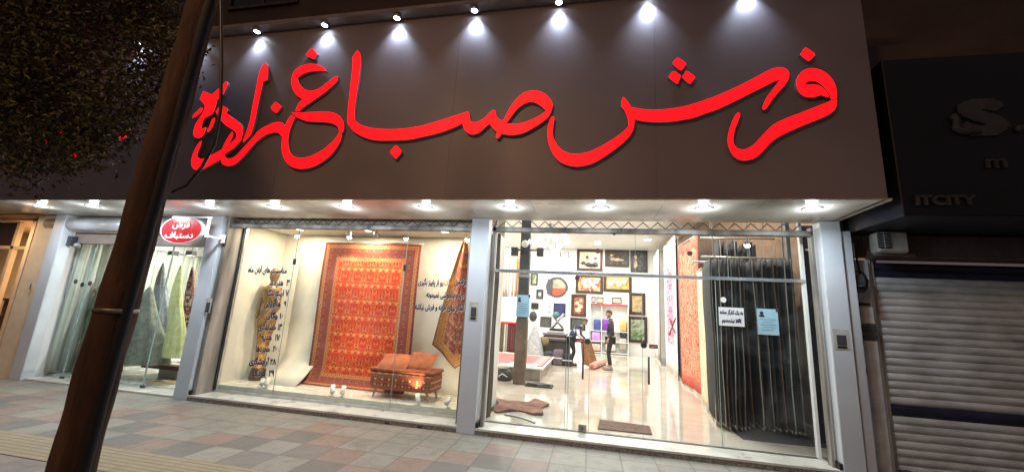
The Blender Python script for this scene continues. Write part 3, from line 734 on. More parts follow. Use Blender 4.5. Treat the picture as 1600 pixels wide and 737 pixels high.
lettering('(آقا) نیازمندیم', (p[0]+.12*w_, 0, p[2]+.12*h_), (q[0]-.12*w_, 0, p[2]+.12*h_), h_*.30, GY-.0125, M['text_dark'], t, 'lettering', 1, 20)

# rolled-up shutters: bottom bar and zigzag lattice under the canopy
def rolled(name, lab, x0, x1_, step_):
    t = thing(name, lab, 'shutter', ((x0+x1_)/2, .15, 2.85))
    part('bottom_bar', M['alu_old'], t, lambda b: (b.bbox(x0, x1_, .10, .18, 2.835, 2.91, .01)))
    def zz(b):
        n = int((x1_-x0)/step_)
        for i in range(n):
            a = x0+i*step_; b.tube([(a, .14, 3.008), (a+step_/2, .14, 2.915), (a+step_, .14, 3.008)], .007, 5, smooth=False)
    part('lattice', M['darkgrey'], t, zz)
    return t
rolled('rolling_shutter', 'rolled up lattice shutter over the display window', -7.55, -3.15, .20)
t = rolled('rolling_shutter', 'rolled up lattice shutter over the glass doors', -2.82, 1.50, .20)
part('bolt', M['darkgrey'], t, lambda b: b.ball((-1.02, .12, 2.835), .025, 10))
# white drum of the left bay
t = thing('shutter_drum', 'shiny white shutter drum over the cone rug shop', 'shutter', (-9.5, .12, 2.85))
part('drum', mat('glossy_white_drum', (.62, .62, .62), .18, .1, .04), t, lambda b: b.tube([(-11.72, .14, 2.85), (-7.88, .14, 2.85)], .135, 32))
part('lintel', mat('brown_lintel', (.26, .19, .155), .5, 0, .1), t, lambda b: b.bbox(-11.17, -7.87, .20, .30, 2.50, 2.715, .006))
part('end_bracket', M['darkgrey'], t, lambda b: b.box(-11.165, -11.06, .1, .29, 2.44, 2.62))
part('roller_knob', M['plastic_grey'], t, lambda b: b.ball((-10.98, .16, 2.45), .05, 12))

# small label plates on the pillars
for (x0, y0, x1_, y1_), lab in (((732, 472, 748, 500), 'small cream label plate with dark square on the middle pillar'), ((1304, 515, 1326, 545), 'small cream label plate with dark square on the right pillar'), ((318, 466, 332, 488), 'small grey label plate on the pillar by the red oval sign'), ((45, 440, 51, 452), 'small dark label plate on the leftmost pillar')):
    p, q = at(x0, y1_, 'y', -.004), at(x1_, y0, 'y', -.004)
    t = thing('label_plate', lab, 'plate', (p[0], -.002, p[2]), 'label plates on the pillars')
    part('plate', mat('cream_plate', (.50, .48, .42), .5), t, lambda b: b.box(p[0], q[0], -.004, -.0005, p[2], q[2]))
    part('panel', M['darkgrey'], t, lambda b: b.box(p[0]+(q[0]-p[0])*.2, q[0]-(q[0]-p[0])*.2, -.0065, -.0042, p[2]+(q[2]-p[2])*.22, p[2]+(q[2]-p[2])*.72))
    part('caption', M['black'], t, lambda b: b.box(p[0]+(q[0]-p[0])*.2, q[0]-(q[0]-p[0])*.2, -.0065, -.0042, p[2]+(q[2]-p[2])*.06, p[2]+(q[2]-p[2])*.18))

# ================================================================== DISPLAY WINDOW CONTENTS
FZ = .193
red1 = rug_mat('red_carpet_weave', 2.0, 2.75, (.52, .028, .007), (.60, .19, .04), (.22, .012, .010), (.17, .055, .04), (.58, .29, .10), (.12, .03, .02), (.26, .30), 1.0, 14)
def big_carpet(u, v):
    x0, x1_ = -6.42, -4.43
    if v < .14:
        k = v/.14; a = k*PI/2; y = 1.2-.16*(1-math.sin(a)); z = FZ+.02+.22*(1-math.cos(a))
    else: z = FZ+.24+(v-.14)/.86*(2.80-FZ-.24); y = 1.2+.02*math.sin(v*6)
    return (x0+(x1_-x0)*u, y+.006*math.sin(u*17), z)
t = thing('carpet', 'large red Persian carpet hanging in the display window, its foot curving onto the platform', 'carpet', (-5.4, 1.2, FZ))
part('pile', red1, t, lambda b: b.grid(big_carpet, 24, 40, 0, 2.0, 2.75, .012))
part('hanging_rail', M['alu'], t, lambda b: b.tube([(-6.46, 1.215, 2.815), (-4.40, 1.215, 2.815)], .014, 8))
part('fringe', M['cream'], t, lambda b: [b.box(-6.42+i*.022, -6.414+i*.022,   .97, 1.035, FZ+.003, FZ+.008) for i in range(90)])
t = thing('backing_panel', 'plain pale sweep panel behind the left edge of the red carpet', 'panel', (-6.8, 1.3, FZ))
part('panel', mat('pale_panel', (.74, .68, .58), .7, 0, .03), t, lambda b: b.grid(lambda u, v: (-7.05+.72*u, 1.32-(.5*(1-v*5)**2 if v < .2 else 0), FZ+.004+v*2.62), 2, 20, 0, 1, 1, .01))
# folded carpet hung by a corner
red2 = rug_mat('folded_carpet_weave', 1.1, 2.3, (.30, .045, .03), (.55, .30, .18), (.10, .02, .03), (.55, .26, .07), (.62, .34, .12), (.14, .03, .02), (.22, .28), .62, 14)
def fold(u, v):
    # hung from one corner: wide at the bottom, gathered at the top
    z0 = FZ+.48+.36*abs(u-.5)*2
    z = z0+(2.86-z0)*v
    half = .43*(1-v)**.8+.035
    x = -3.56+(u-.5)*2*half
    return (x, 1.15+.05*math.sin(u*11)*(1-.4*v)-.03*v, z)
t = thing('folded_carpet', 'maroon patterned carpet hung by its corner at the right of the window', 'carpet', (-3.56, 1.15, FZ+.48))
part('pile', red2, t, lambda b: b.grid(fold, 22, 26, 0, 1.1, 2.3, .012))
part('hook', M['alu'], t, lambda b: b.tube([(-3.56, 1.12, 2.84), (-3.56, 1.12, 2.99)], .006, 6))
# ottoman
velvet = fabric('orange_velvet', (.24, .045, .015), (.42, .11, .035), 9)
def ott_mat():
    t = NT('ottoman_weave'); x, y, z = t.sep(t.coord())
    w1 = t.math('LESS_THAN', t.math('ABSOLUTE', t.math('SUBTRACT', t.math('FRACT', t.math('DIVIDE', z, .085)), .5)), .13)
    n = t.noise(22, t.comb(t.math('PINGPONG', x, .06), t.math('PINGPONG', y, .06), z), 2, .6)
    c = t.ramp(n, [(.42, (.22, .035, .015)), (.55, (.36, .09, .03))])
    c = t.mix(t.math('MULTIPLY', w1, t.math('GREATER_THAN', n, .5)), c, (.66, .40, .17))
    t.bump(t.noise(120, None, 2), .4, .004); return t.fin(c, .9)
t = thing('ottoman', 'low orange upholstered ottoman on four tapered wooden legs', 'ottoman', (-4.31, .87, FZ))
def rbox(b, x0, x1_, y0, y1_, z0, z1, r, m=0, puff=0):
    n = 6; prof = []
    for zz, ins in [(z0, r), (z0+r*.3, r*.3), (z0+r, 0), (z1-r, 0), (z1-r*.3, r*.3), (z1, r)]: prof.append((zz, ins))
    vs = []; fs = []; N = 4*n
    for zz, ins in prof:
        for c_, (cx, cy) in enumerate(((x1_-r*1.5, y1_-r*1.5), (x0+r*1.5, y1_-r*1.5), (x0+r*1.5, y0+r*1.5), (x1_-r*1.5, y0+r*1.5))):
            for k in range(n):
                a = PI/2*c_+PI/2*k/(n-1); rr = r*1.5-ins
                vs.append((cx+rr*math.cos(a), cy+rr*math.sin(a), zz))
    for i in range(len(prof)-1):
        for k in range(N): fs.append((i*N+k, i*N+(k+1) % N, (i+1)*N+(k+1) % N, (i+1)*N+k))
    fs += [tuple(range(N))[::-1], tuple((len(prof)-1)*N+k for k in range(N))]
    b._add(vs, fs, m, smooth=True)
part('upholstery', ott_mat(), t, lambda b: rbox(b, -4.84, -3.76, .62, 1.12, .33, .60, .04))
part('seat_pad', velvet, t, lambda b: rbox(b, -4.85, -3.75, .61, 1.13, .602, .655, .02))
for x, y, dx in ((-4.74, .69, -.03), (-3.86, .69, .03), (-4.74, 1.05, -.03), (-3.86, 1.05, .03)):
    part('leg', mat('pale_wood', (.48, .27, .10), .45), t, lambda b: b.tube([(x+dx*1.3, y, FZ+.001), (x, y, .335)], [.012, .024], 10))
def cushion(lab, c, rz, tilt, s=(.46, .12, .40)):
    o = thing('cushion', lab, 'cushion', c, 'cushions on the ottoman')
    o.rotation_euler = (tilt, 0, rz)
    mb = MB()
    def f(sg):
        def g(u, v):
            a, b_ = 2*u-1, 2*v-1; k = max(0, (1-a*a)*(1-b_*b_))**.45
            pin = 1-.06*(1-abs(a))*abs(b_)
            return (c[0]+a*s[0]/2*pin*sg, c[1]+sg*-s[1]*.5*k, c[2]+b_*s[2]/2)
        return g
    mb.grid(f(1), 12, 12, 0, .46, .4); mb.grid(f(-1), 12, 12, 0, .46, .4)
    mb.build('cover', fabric('cushion_velvet', (.26, .055, .02), (.46, .13, .045), 7, .8), o)
    return o
cushion('orange cushion lying left on the ottoman', (-4.53, .86, .745), .1, -1.15, (.5, .12, .46))
cushion('rust cushion propped right on the ottoman', (-4.08, .90, .77), -.15, -.75, (.48, .11, .36))
# gilded carved figure
t = thing('gilded_figure', 'tall slim gilded figure on a dark base behind the lettering', 'sculpture', (-7.32, 1.05, FZ))
gilt = paint('gilt_carving', [(.05, .02, .008), (.24, .11, .025), (.40, .22, .06), (.10, .045, .018)], 14, 1.2, 3, .4)
part('figure', gilt, t, lambda b: (b.lathe((-7.32, 1.05, FZ), [(.10, .22), (.09, .4), (.11, .7), (.15, .95), (.165, 1.08), (.13, 1.22), (.105, 1.34), (.14, 1.5), (.175, 1.62), (.165, 1.68), (.07, 1.73), (.05, 1.78), (.055, 1.80), (.085, 1.88), (.09, 1.96), (.06, 2.03), (.0, 2.06)], 20),
     b.tube([(-7.49, 1.05, FZ+1.62), (-7.53, 1.03, FZ+1.3), (-7.44, .93, FZ+1.12)], [.045, .038, .03], 8), b.tube([(-7.15, 1.05, FZ+1.62), (-7.11, 1.03, FZ+1.3), (-7.20, .93, FZ+1.12)], [.045, .038, .03], 8)))
part('base', mat('dark_bronze', (.07, .04, .02), .4, .3), t, lambda b: b.lathe((-7.32, 1.05, FZ), [(0, .002), (.13, .002), (.14, .03), (.12, .18), (.10, .22), (0, .22)], 16))
# little white floor spots
def floor_spot(px, py, lab, tgt, y=.52):
    p = at(px, py, 'z', FZ+.05); p = (p[0], max(.47, min(p[1], 1.0)), FZ+.0)
    t = thing('floor_spotlight', lab, 'spotlight', (p[0], p[1], FZ), 'small white spotlights on the window platform')
    part('foot', M['white'], t, lambda b: (b.lathe((p[0], p[1], FZ+.001), [(0, 0), (.04, 0), (.04, .012), (0, .012)], 14), b.tube([(p[0], p[1], FZ+.01), (p[0], p[1], FZ+.06)], .006, 6)))
    d = (Vector(tgt)-Vector(p)).normalized(); c = Vector((p[0], p[1], FZ+.09))
    part('head', M['white'], t, lambda b: b.tube([c-d*.055, c-d*.05, c+d*.075, c+d*.07], [.030, .036, .036, .028], 16))
    part('lens', M['warm_lit'], t, lambda b: b.tube([c+d*.0705, c+d*.0715], .026, 14))
    l = light('spot_lamp', 'SPOT', c+d*.085, 22, (1, .80, .55), t, spot_size=math.radians(80), spot_blend=.8, shadow_soft_size=.02)
    aim(l, c, tgt)
floor_spot(398, 603, 'small white spotlight left of the gilded figure base', (-7.5, 1.5, .8))
floor_spot(417, 601, 'small white spotlight right of the gilded figure base', (-7.2, 1.5, 1.6))
floor_spot(510, 615, 'left of two small white spotlights before the red carpet', (-5.9, 1.2, 1.3))
floor_spot(529, 616, 'right of two small white spotlights before the red carpet', (-5.3, 1.2, 1.7))
floor_spot(645, 630, 'small white spotlight before the right foot of the ottoman', (-4.6, 1.2, 1.7))
floor_spot(698, 632, 'small white spotlight under the folded carpet', (-3.4, 1.5, .6))
for (px, py, tx, lab) in ((546, 364, (-5.9, 1.2, 1.8), 'left one of two swivel spotlights on the window ceiling'), (588, 364, (-5.0, 1.2, 1.6), 'right one of two swivel spotlights on the window ceiling')):
    p = at(px, py, 'y', .8); c = Vector((p[0], .8, 2.90)); d = (Vector(tx)-c).normalized()
    t = thing('ceiling_spotlight', lab, 'spotlight', (c.x, .8, 2.998), 'swivel spotlights in the window')
    part('mount', M['alu'], t, lambda b: (b.lathe((c.x, .8, 2.975), [(0, 0), (.045, 0), (.045, .024), (0, .024)], 16), b.tube([(c.x, .8, 2.975), c], .008, 6)))
    part('head', M['alu'], t, lambda b: b.tube([c-d*.05, c-d*.03, c+d*.08, c+d*.07], [.02, .042, .05, .04], 16))
    part('lens', M['warm_lit'], t, lambda b: b.tube([c+d*.071, c+d*.073], .039, 14))
    l = light('spot_lamp', 'SPOT', c+d*.09, 60, (1, .82, .58), t, spot_size=math.radians(85), spot_blend=.9, shadow_soft_size=.04); aim(l, c, tx)
for x, lab in ((-6.85, 'warm lamp in the window ceiling above the gilded figure'), (-5.4, 'warm lamp in the window ceiling above the red carpet'), (-3.9, 'warm lamp in the window ceiling above the ottoman')):
    downlight('window_downlight', x, .95, 3.0, .07, lab, 'downlight', 'warm lamps in the window ceiling', P_WINDOW, (1, .83, .60), 'warm_lit')

# ================================================================== CONE RUG SHOP (LEFT BAY)
lb = thing('shop_window', 'glass front of the small left shop with cone shaped rugs', 'glass front', (-9.5, .30, .03))
lx = [-11.15, at(104, 560, 'y', .30)[0]+.0, at(221, 609, 'y', .30)[0], -7.90]
for a, c in zip(lx[:-1], lx[1:]): part('pane', M['glass'], lb, lambda b: b.box(a+.004, c-.004, .30, .31, .035, 2.50))
part('edge_strip', M['glass_edge'], lb, lambda b: [b.box(q-.008, q+.008, .295, .315, .035, 2.50) for q in lx[1:-1]])
part('patch_fitting', M['darkgrey'], lb, lambda b: [b.box(q-.04, q+.04, .29, .32, .035, .07) for q in lx[1:-1]])
# curtain made of vertical strips
cm = fabric('greenish_white_curtain', (.30, .32, .26), (.74, .73, .63), 3, .9, (7, 7, .15))  # dark streaks paint the shade of the pleats into the cloth
t = thing('curtain', 'greenish white pleated curtain along the left side of the cone rug shop', 'curtain', (-11.2, .9, .06))
def cur(x0, x1_, zb, zt, ph): return lambda u, v: (x0+(x1_-x0)*u, .56+.15*abs(math.sin(u*(x1_-x0)*17+ph))+.02*math.sin(u*9+v*2+ph), zb+(zt-zb)*v)
def wallcur(y0, y1_, zb, ph): return lambda u, v: (-11.27+.085*abs(math.sin(u*(y1_-y0)*15+ph))+.015*math.sin(v*3+u*20), y0+(y1_-y0)*u+.01*math.sin(v*5+u*30), zb+(2.60-zb)*v)
for y0, y1_, zb, ph in ((.36, 1.30, .09, 0), (1.31, 3.3, .07, 2)):
    part('panel', cm, t, lambda b: b.grid(wallcur(y0, y1_, zb, ph), 140, 6, 0, 1, 1, .006))
part('rail', M['alu'], t, lambda b: b.tube([(-11.22, .36, 2.63), (-11.22, 3.3, 2.63)], .015, 8))
def cone_rug(px_a, py_a, pxl, pxr, pyb, Y, m, lab, skew=0, zmin=.1, nf=9, amp=.05):
    a = at(px_a, py_a, 'y', Y); l = at(pxl, pyb, 'y', Y); r = at(pxr, pyb, 'y', Y); zb = max(zmin, (l[2]+r[2])/2)
    x0, x1_ = l[0], r[0]; cx = (x0+x1_)/2
    t = thing('cone_rug', lab, 'rug', (cx, Y, zb), 'rugs draped into cones')
    def f(u, v):
        an = 2*PI*u; k = (1-v)**.8
        rx = (x1_-x0)/2*k+.025; ry = rx*.55
        wv = 1+amp*math.sin(an*nf)*(k+.3)+amp*.5*math.sin(an*3+v*5)
        return (cx+(a[0]-cx)*v+rx*wv*math.cos(an)+.03*math.sin(v*7), Y+ry*wv*math.sin(an), zb+(a[2]-zb)*v)
    part('pile', m, t, lambda b: b.grid(f, 48, 22, 0, 1, 1))
    part('hanging_cord', M['alu'], t, lambda b: b.tube([(a[0]+.02, Y, a[2]-.02), (a[0]+.02, Y, 2.94)], .004, 5))
    return t
def shag(name, c1, c2): 
    t = NT(name); n = t.noise(9, None, 6, .6); t.bump(t.noise(45, None, 4), .9, .02)
    return t.fin(t.ramp(n, [(.3, c1), (.7, c2)]), .95)
cone_rug(233, 448, 178, 256, 566, .75, shag('sage_pile', (.13, .135, .105), (.30, .30, .23)), 'big grey green rug cone just right of the pole', zmin=.12)
cone_rug(254, 411, 236, 270, 520, 1.4, shag('blue_grey_pile', (.15, .17, .20), (.38, .38, .36)), 'slim blue grey rug cone behind the green and yellow ones', zmin=.4)
cone_rug(281, 416, 256, 286, 558, .8, shag('yellow_pile', (.58, .55, .20), (.82, .79, .42)), 'pale yellow rug cone in the middle of the left shop', zmin=.35)
tr = rug_mat('tribal_weave', 1.0, 1.6, (.16, .03, .03), (.60, .50, .40), (.05, .02, .03), (.25, .09, .06), (.5, .42, .33), (.05, .02, .02), (.3, .4), .4, 9)
cone_rug(300, 417, 284, 318, 560, 1.3, tr, 'patterned dark red rug cone beside the grey pillar', zmin=.3)
cone_rug(165, 430, 118, 178, 592, .8, shag('moss_pile', (.07, .085, .05), (.19, .20, .12)), 'dark moss green rug cone left of the pole', zmin=.1)
t = thing('low_platform', 'low white platform with maroon edge under the cones', 'platform', (-8.9, 1.1, .05))
part('top', M['cream'], t, lambda b: b.bbox(-9.9, -7.85, .95, 2.2, .30, .34, .006))
part('apron', mat('maroon_apron', (.20, .05, .035), .7), t, lambda b: b.box(-9.88, -7.87, .97, 2.18, .22, .30))
part('support', M['white'], t, lambda b: b.box(-9.6, -8.1, 1.1, 2.1, .051, .22))
t = thing('round_mat', 'flat round tan mat on the white floor of the left shop', 'mat', (-8.75, .62, .05))
part('mat', mat('tan_jute', (.42, .27, .13), .9), t, lambda b: b.lathe((-8.95, .72, .051), [(0, 0), (.26, 0), (.27, .008), (.25, .014), (0, .014)], 36, smooth=False))
for i, (px, py, c) in enumerate(((110.7, 439, 'dark grey'), (121, 444, 'black'), (133, 442, 'maroon'), (141, 454.5, 'brown'))):
    p = at(px, py, 'y', .22)
    m_ = mat('ornament_'+c.replace(' ', '_'), {'dark grey': (.06, .06, .06), 'black': (.02, .02, .02), 'maroon': (.10, .035, .03), 'brown': (.18, .11, .05)}[c], .6)
    t = thing('hexagon_sticker', c+' hexagonal sticker on the glass over the pleated curtain', 'sticker', (p[0], .29, p[2]), 'hexagonal stickers on the left glass')
    part('disc', m_, t, lambda b: b.tube([(p[0], .290, p[2]), (p[0], .2985, p[2])], .048, 6, smooth=False))
for x, y, lab in ((-10.4, 1.9, 'lamp in the left shop ceiling over the curtain'), (-9.2, 1.6, 'lamp in the left shop ceiling over the green cone'), (-8.3, 1.8, 'lamp in the left shop ceiling over the yellow cone')):
    downlight('left_shop_downlight', x, y, 2.95, .08, lab, 'downlight', 'lamps in the left shop ceiling', P_LEFT, (1, .98, .9), 'warm_lit')
for px, py, lab in ((271, 396, 'left brown swivel spotlight over the cone rugs'), (299, 395.6, 'right brown swivel spotlight over the cone rugs')):
    p = at(px, py, 'y', .7); c = Vector((p[0], .7, p[2]))
    t = thing('track_spotlight', lab, 'spotlight', (c.x, .7, 2.94), 'brown swivel spotlights in the left shop')
    part('stem', M['white'], t, lambda b: b.tube([(c.x, .7, 2.945), c], .008, 6))
    part('head', mat('taupe_housing', (.20, .17, .13), .5), t, lambda b: b.bbox(c.x-.07, c.x+.07, .64, .76, c.z-.045, c.z+.045, .01))
    part('lens', M['warm_lit'], t, lambda b: b.box(c.x-.05, c.x+.05, .655, .745, c.z-.048, c.z-.0455))
t = thing('ceiling_track', 'thin white lighting track with rungs over the cone rugs', 'lighting track', (-8.6, .9, 2.7))
part('rail', M['white'], t, lambda b: (b.tube([(-9.4, .85, 2.72), (-7.8, .85, 2.72)], .012, 6), b.tube([(-9.4, .98, 2.72), (-7.8, .98, 2.72)], .012, 6), [b.tube([(-9.3+.3*i, .85, 2.72), (-9.3+.3*i, .98, 2.72)], .008, 5) for i in range(5)], b.tube([(-9.2, .9, 2.72), (-9.2, .9, 2.95)], .008, 5), b.tube([(-8.0, .9, 2.72), (-8.0, .9, 2.95)], .008, 5)))

# red oval sign on its bracket
YO = -.30
ov = thing('oval_sign', 'red oval sign with white Persian words hanging from a white bracket', 'sign', (-7.95, YO, 2.4))
c = at(284, 359, 'y', YO); e1 = at(316.5, 361, 'y', YO); e2 = at(286, 338, 'y', YO)
ax_, az_ = abs(e1[0]-c[0]), abs(e2[2]-c[2])
el = lambda k, n=48: [(c[0]+ax_*k*math.cos(2*PI*i/n), c[2]+az_*k*math.sin(2*PI*i/n)) for i in range(n)]
raw = lambda p, y: (p[0], y, p[1])
part('rim', M['white'], ov, lambda b: b.poly(el(1.0), [el(.972)], raw, YO-.012, YO+.05))
part('face', mat('red_enamel', (.62, .015, .02), .25, 0, .03), ov, lambda b: b.poly(el(.971), [], raw, YO-.008, YO+.045))
def ovt(text, l, r, yb, hpx):
    p, q = at(l, yb, 'y', YO), at(r, yb+1.2, 'y', YO); tp = at((l+r)/2, yb-hpx, 'y', YO)
    lettering(text, (p[0], 0, p[2]), (q[0], 0, q[2]-.0), tp[2]-p[2], YO-.013, M['white'], ov, 'lettering', 1, 30)
ovt('فرش', 270, 296, 357.5, 12); ovt('دستباف', 258, 301, 373.5, 11.5)
zb = 2.86
p1 = at(266, 320, 'y', YO); p2 = at(330, 338, 'y', YO)
part('bracket', M['white'], ov, lambda b: (b.box(c[0]-.24, c[0]+.55, YO-.010, YO+.010, 2.90, 2.925), b.box(c[0]+.50, c[0]+.53, YO-.016, YO+.016, 2.58, 2.90), b.box(c[0]+.50, c[0]+.53, YO+.016, -.001, 2.59, 2.62), b.box(c[0]+.46, c[0]+.57, -.02, -.0, 2.54, 2.68)))
part('hanging_rod', M['white'], ov, lambda b: [b.tube([(c[0]+dx, YO+.0, 2.90), (c[0]+dx, YO+.01, c[2]+az_*.93)], .006, 6) for dx in (-.14, .16)])

# ================================================================== SHOWROOM
FL = .085
for i, (x, y) in enumerate([(-.91, 10.7), (-1.0, 13.4), (-1.0, 7.6), (-3.6, 10.7), (-3.6, 13.4), (-4.4, 7.4), (1.1, 12.2), (.3, 4.8), (-2.0, 4.6), (-5.6, 5.0), (.2, 2.2), (-5.6, 12)]):
    downlight('ceiling_light', x, y, CEIL, .16, 'round white showroom ceiling lamp, '+ords[i]+' from the one visible above the paintings' if i else 'round white showroom ceiling lamp shining above the paintings', 'ceiling light', 'round lamps in the showroom ceiling', P_SHOP, (1, .97, .92), 'lamp_lit')
# chandelier cluster
t = thing('chandelier', 'cluster of white glowing globes hanging by the dark column', 'chandelier', (-2.8, 8, 3.7))
ch = [(842, 371, .17), (856, 368, .19), (868, 372, .16), (880, 368, .17), (886, 378, .15), (850, 382, .15), (862, 386, .13), (874, 384, .15), (838, 379, .13), (860, 361, .14), (848, 395, .12), (858, 402, .10), (870, 392, .12)]
for i, (px, py, r) in enumerate(ch):
    p = at(px, py, 'y', 8+.25*math.sin(i*2.1))
    g = part('globe', M['globe_lit'], t, lambda b: b.ball(tuple(p), r*.72, 16))
    part('arm', M['alu'], t, lambda b: b.tube([(p[0], p[1], p[2]+r*.6), (-2.75, 8, 4.9)], .012, 6))
part('stem', M['alu'], t, lambda b: (b.tube([(-2.75, 8, 4.85), (-2.75, 8, CEIL)], .02, 8), b.lathe((-2.75, 8, CEIL-.05), [(0, 0), (.10, .0), (.12, .05), (0, .05)], 16)))
pw = at(962, 362, 'z', 5.1)
# wall pendants under it
for px, py, lab in ((872, 399, 'left small glass wall lamp under the chandelier'), (885, 399, 'right small glass wall lamp under the chandelier')):
    p = at(px, py, 'y', BACK-.1)
    t = thing('wall_lamp', lab, 'wall lamp', (p[0], BACK-.1, p[2]), 'glass wall lamps')
    part('shade', M['globe_lit'], t, lambda b: b.lathe(tuple(p), [(0, -.16), (.05, -.14), (.09, 0), (.10, .12), (.0, .13)], 12))
    part('bracket', M['gold_frame'], t, lambda b: (b.box(p[0]-.12, p[0]+.12, BACK-.03, BACK-.003, p[2]-.06, p[2]+.18), b.box(p[0]-.012, p[0]+.012, BACK-.1, BACK-.03, p[2]+.10, p[2]+.13)))

# paintings and other flat things on the back wall
PAL = {
 'ivory': [(.03, .02, .012), (.05, .03, .02), (.55, .42, .22), (.80, .68, .42), (.05, .03, .02)],
 'night': [(.02, .015, .015), (.05, .035, .03), (.10, .07, .05), (.40, .30, .18)],
 'pale_on_black': [(.015, .013, .015), (.03, .028, .03), (.05, .05, .05), (.55, .50, .38)],
 'flowers': [(.35, .02, .015), (.45, .10, .02), (.75, .45, .12), (.85, .78, .60)],
 'lilies': [(.28, .15, .04), (.60, .40, .08), (.72, .60, .16), (.40, .28, .18)],
 'red_figures': [(.32, .01, .01), (.25, .02, .015), (.45, .22, .12), (.62, .40, .24)],
 'gold_floral': [(.30, .14, .03), (.70, .55, .32), (.50, .28, .07), (.80, .70, .5)],
 'garden': [(.05, .10, .04), (.20, .30, .12), (.65, .66, .50), (.30, .36, .22)],
 'pink': [(.60, .40, .34), (.72, .55, .45), (.75, .62, .5)],
 'slate': [(.05, .055, .05), (.09, .10, .09), (.14, .12, .10)],
}
for k in list(PAL): M['pic_'+k] = paint('painting_'+k, [tuple(q*.72 for q in c_) for c_ in PAL[k]], 3.2, 1.4, 4)
def picture(px, frame, pal, lab, name='painting', cat='painting', Y=BACK-.003, fw=.14, mount=False):
    x0, y0, x1_, y1_ = px; a = at(x0, y1_, 'y', Y); c = at(x1_, y0, 'y', Y)
    xa, xc, za, zc = a[0], c[0], a[2], c[2]; fw = min(fw, (xc-xa)*.2)
    t = thing(name, lab, cat, ((xa+xc)/2, Y, za), 'pictures on the showroom back wall' if name == 'painting' else None)
    t.rotation_euler = (0, 0, 0)
    def fr(b):
        for i, (o, d) in enumerate(((0, .05), (fw*.45, .07), (fw*.8, .045))):
            w_ = (fw*.45, fw*.35, fw*.2)[i]
            b.bbox(xa+o, xc-o, Y-d, Y, za+o, za+o+w_, .004); b.bbox(xa+o, xc-o, Y-d, Y, zc-o-w_, zc-o, .004)
            b.bbox(xa+o, xa+o+w_, Y-d, Y, za+o+w_, zc-o-w_, .004); b.bbox(xc-o-w_, xc-o, Y-d, Y, za+o+w_, zc-o-w_, .004)
    part('frame', M[frame], t, fr)
    part('canvas', M['pic_'+pal] if isinstance(pal, str) else pal, t, lambda b: b.box(xa+fw*.9, xc-fw*.9, Y-.03, Y-.005, za+fw*.9, zc-fw*.9))
    return t, (xa, xc, za, zc)
def figure_blobs(t, box, blobs, m, Y=BACK-.003):
    xa, xc, za, zc = box
    def f(b):
        for u, v, r, s in blobs:
            n = 14; c_ = (xa+(xc-xa)*u, za+(zc-za)*v); R = r*(xc-xa)
            b.poly([(c_[0]+R*math.cos(2*PI*k/n)*(1+.25*math.sin(k*2.7+u*9)), c_[1]+R*s*math.sin(2*PI*k/n)*(1+.2*math.sin(k*1.9+v*7))) for k in range(n)], [], lambda p, y: (p[0], y, p[1]), Y-.034, Y-.031)
    part('painted_figures', m, t, f)
skinc = paint('painted_skin', [(.55, .36, .20), (.72, .55, .34), (.30, .17, .10)], 7, 1)
ink = paint('painted_shadow', [(.02, .018, .015), (.06, .045, .03), (.04, .05, .055)], 7, 1)
leafc = paint('painted_petals', [(.70, .62, .35), (.85, .80, .62), (.60, .40, .10)], 9, 1)
t, bx = picture((901, 390, 942, 422.5), 'gold_frame', paint('painting_cream_scene', [(.62, .48, .25), (.82, .70, .42), (.74, .60, .34)], 2, 1), 'framed cream painting with dark seated figures, top left of the gallery'); figure_blobs(t, bx, [(.25, .35, .10, .8), (.45, .30, .16, .5), (.72, .32, .13, .7), (.40, .62, .06, 1.3), (.72, .58, .07, .9), (.6, .22, .25, .25)], ink)
t, bx = picture((945, 390, 983, 416.5), 'black_frame', 'night', 'dark framed painting with a pale reclining shape, top middle of the gallery'); figure_blobs(t, bx, [(.33, .45, .10, .6), (.5, .42, .14, .45), (.68, .40, .10, .4), (.28, .65, .06, .8)], skinc)
t, bx = picture((985, 391, 1011.5, 425), 'black_frame', 'pale_on_black', 'narrow dark framed painting with a pale upright figure, top right of the gallery'); figure_blobs(t, bx, [(.30, .35, .10, 2.2), (.30, .68, .08, 1.5)], skinc)
t, bx = picture((899, 429.5, 942.5, 457.5), 'gold_frame', 'flowers', 'brown framed painting of white and red blossoms'); figure_blobs(t, bx, [(.3, .6, .10, .9), (.45, .7, .09, .9), (.58, .5, .11, .8), (.4, .4, .1, .8), (.75, .65, .08, .9), (.7, .35, .09, .7)], leafc)
t, bx = picture((942.8, 429, 987, 455), 'gold_frame', 'lilies', 'brown framed painting of yellow lilies'); figure_blobs(t, bx, [(.25, .5, .1, 1.1), (.4, .65, .08, 1.1), (.55, .5, .1, 1), (.72, .6, .09, 1)], leafc)
t, bx = picture((892, 460, 916.5, 493.5), 'gold_frame', 'red_figures', 'upright red painting with crowded pale figures'); figure_blobs(t, bx, [(.4, .6, .13, 1.0), (.6, .45, .16, .9), (.45, .3, .2, .7), (.62, .72, .09, 1)], skinc)
picture((983, 458, 1008, 491), 'gold_frame', 'gold_floral', 'upright gold floral picture right of the yellow lilies')
t, bx = picture((981, 495, 1011, 534), 'gold_frame', 'garden', 'large upright framed garden scene above the floor at right'); figure_blobs(t, bx, [(.4, .3, .12, .8), (.6, .25, .12, .6)], mat('painted_foliage', (.10, .22, .05), .6))
picture((829, 427, 841, 445), 'gold_frame', 'garden', 'small green framed picture just right of the dark column')
t, bx = picture((837.6, 452, 849.5, 466.5), 'black_frame', 'slate', 'small dark framed picture of a white vase', fw=.06); figure_blobs(t, bx, [(.5, .5, .16, 1.6)], M['white'])
picture((864.5, 474, 884, 493.5), 'black_frame', paint('deep_blue_canvas', [(.01, .015, .07), (.02, .03, .13), (.04, .03, .10)], 3), 'square deep blue picture beside the white poster', fw=.05)
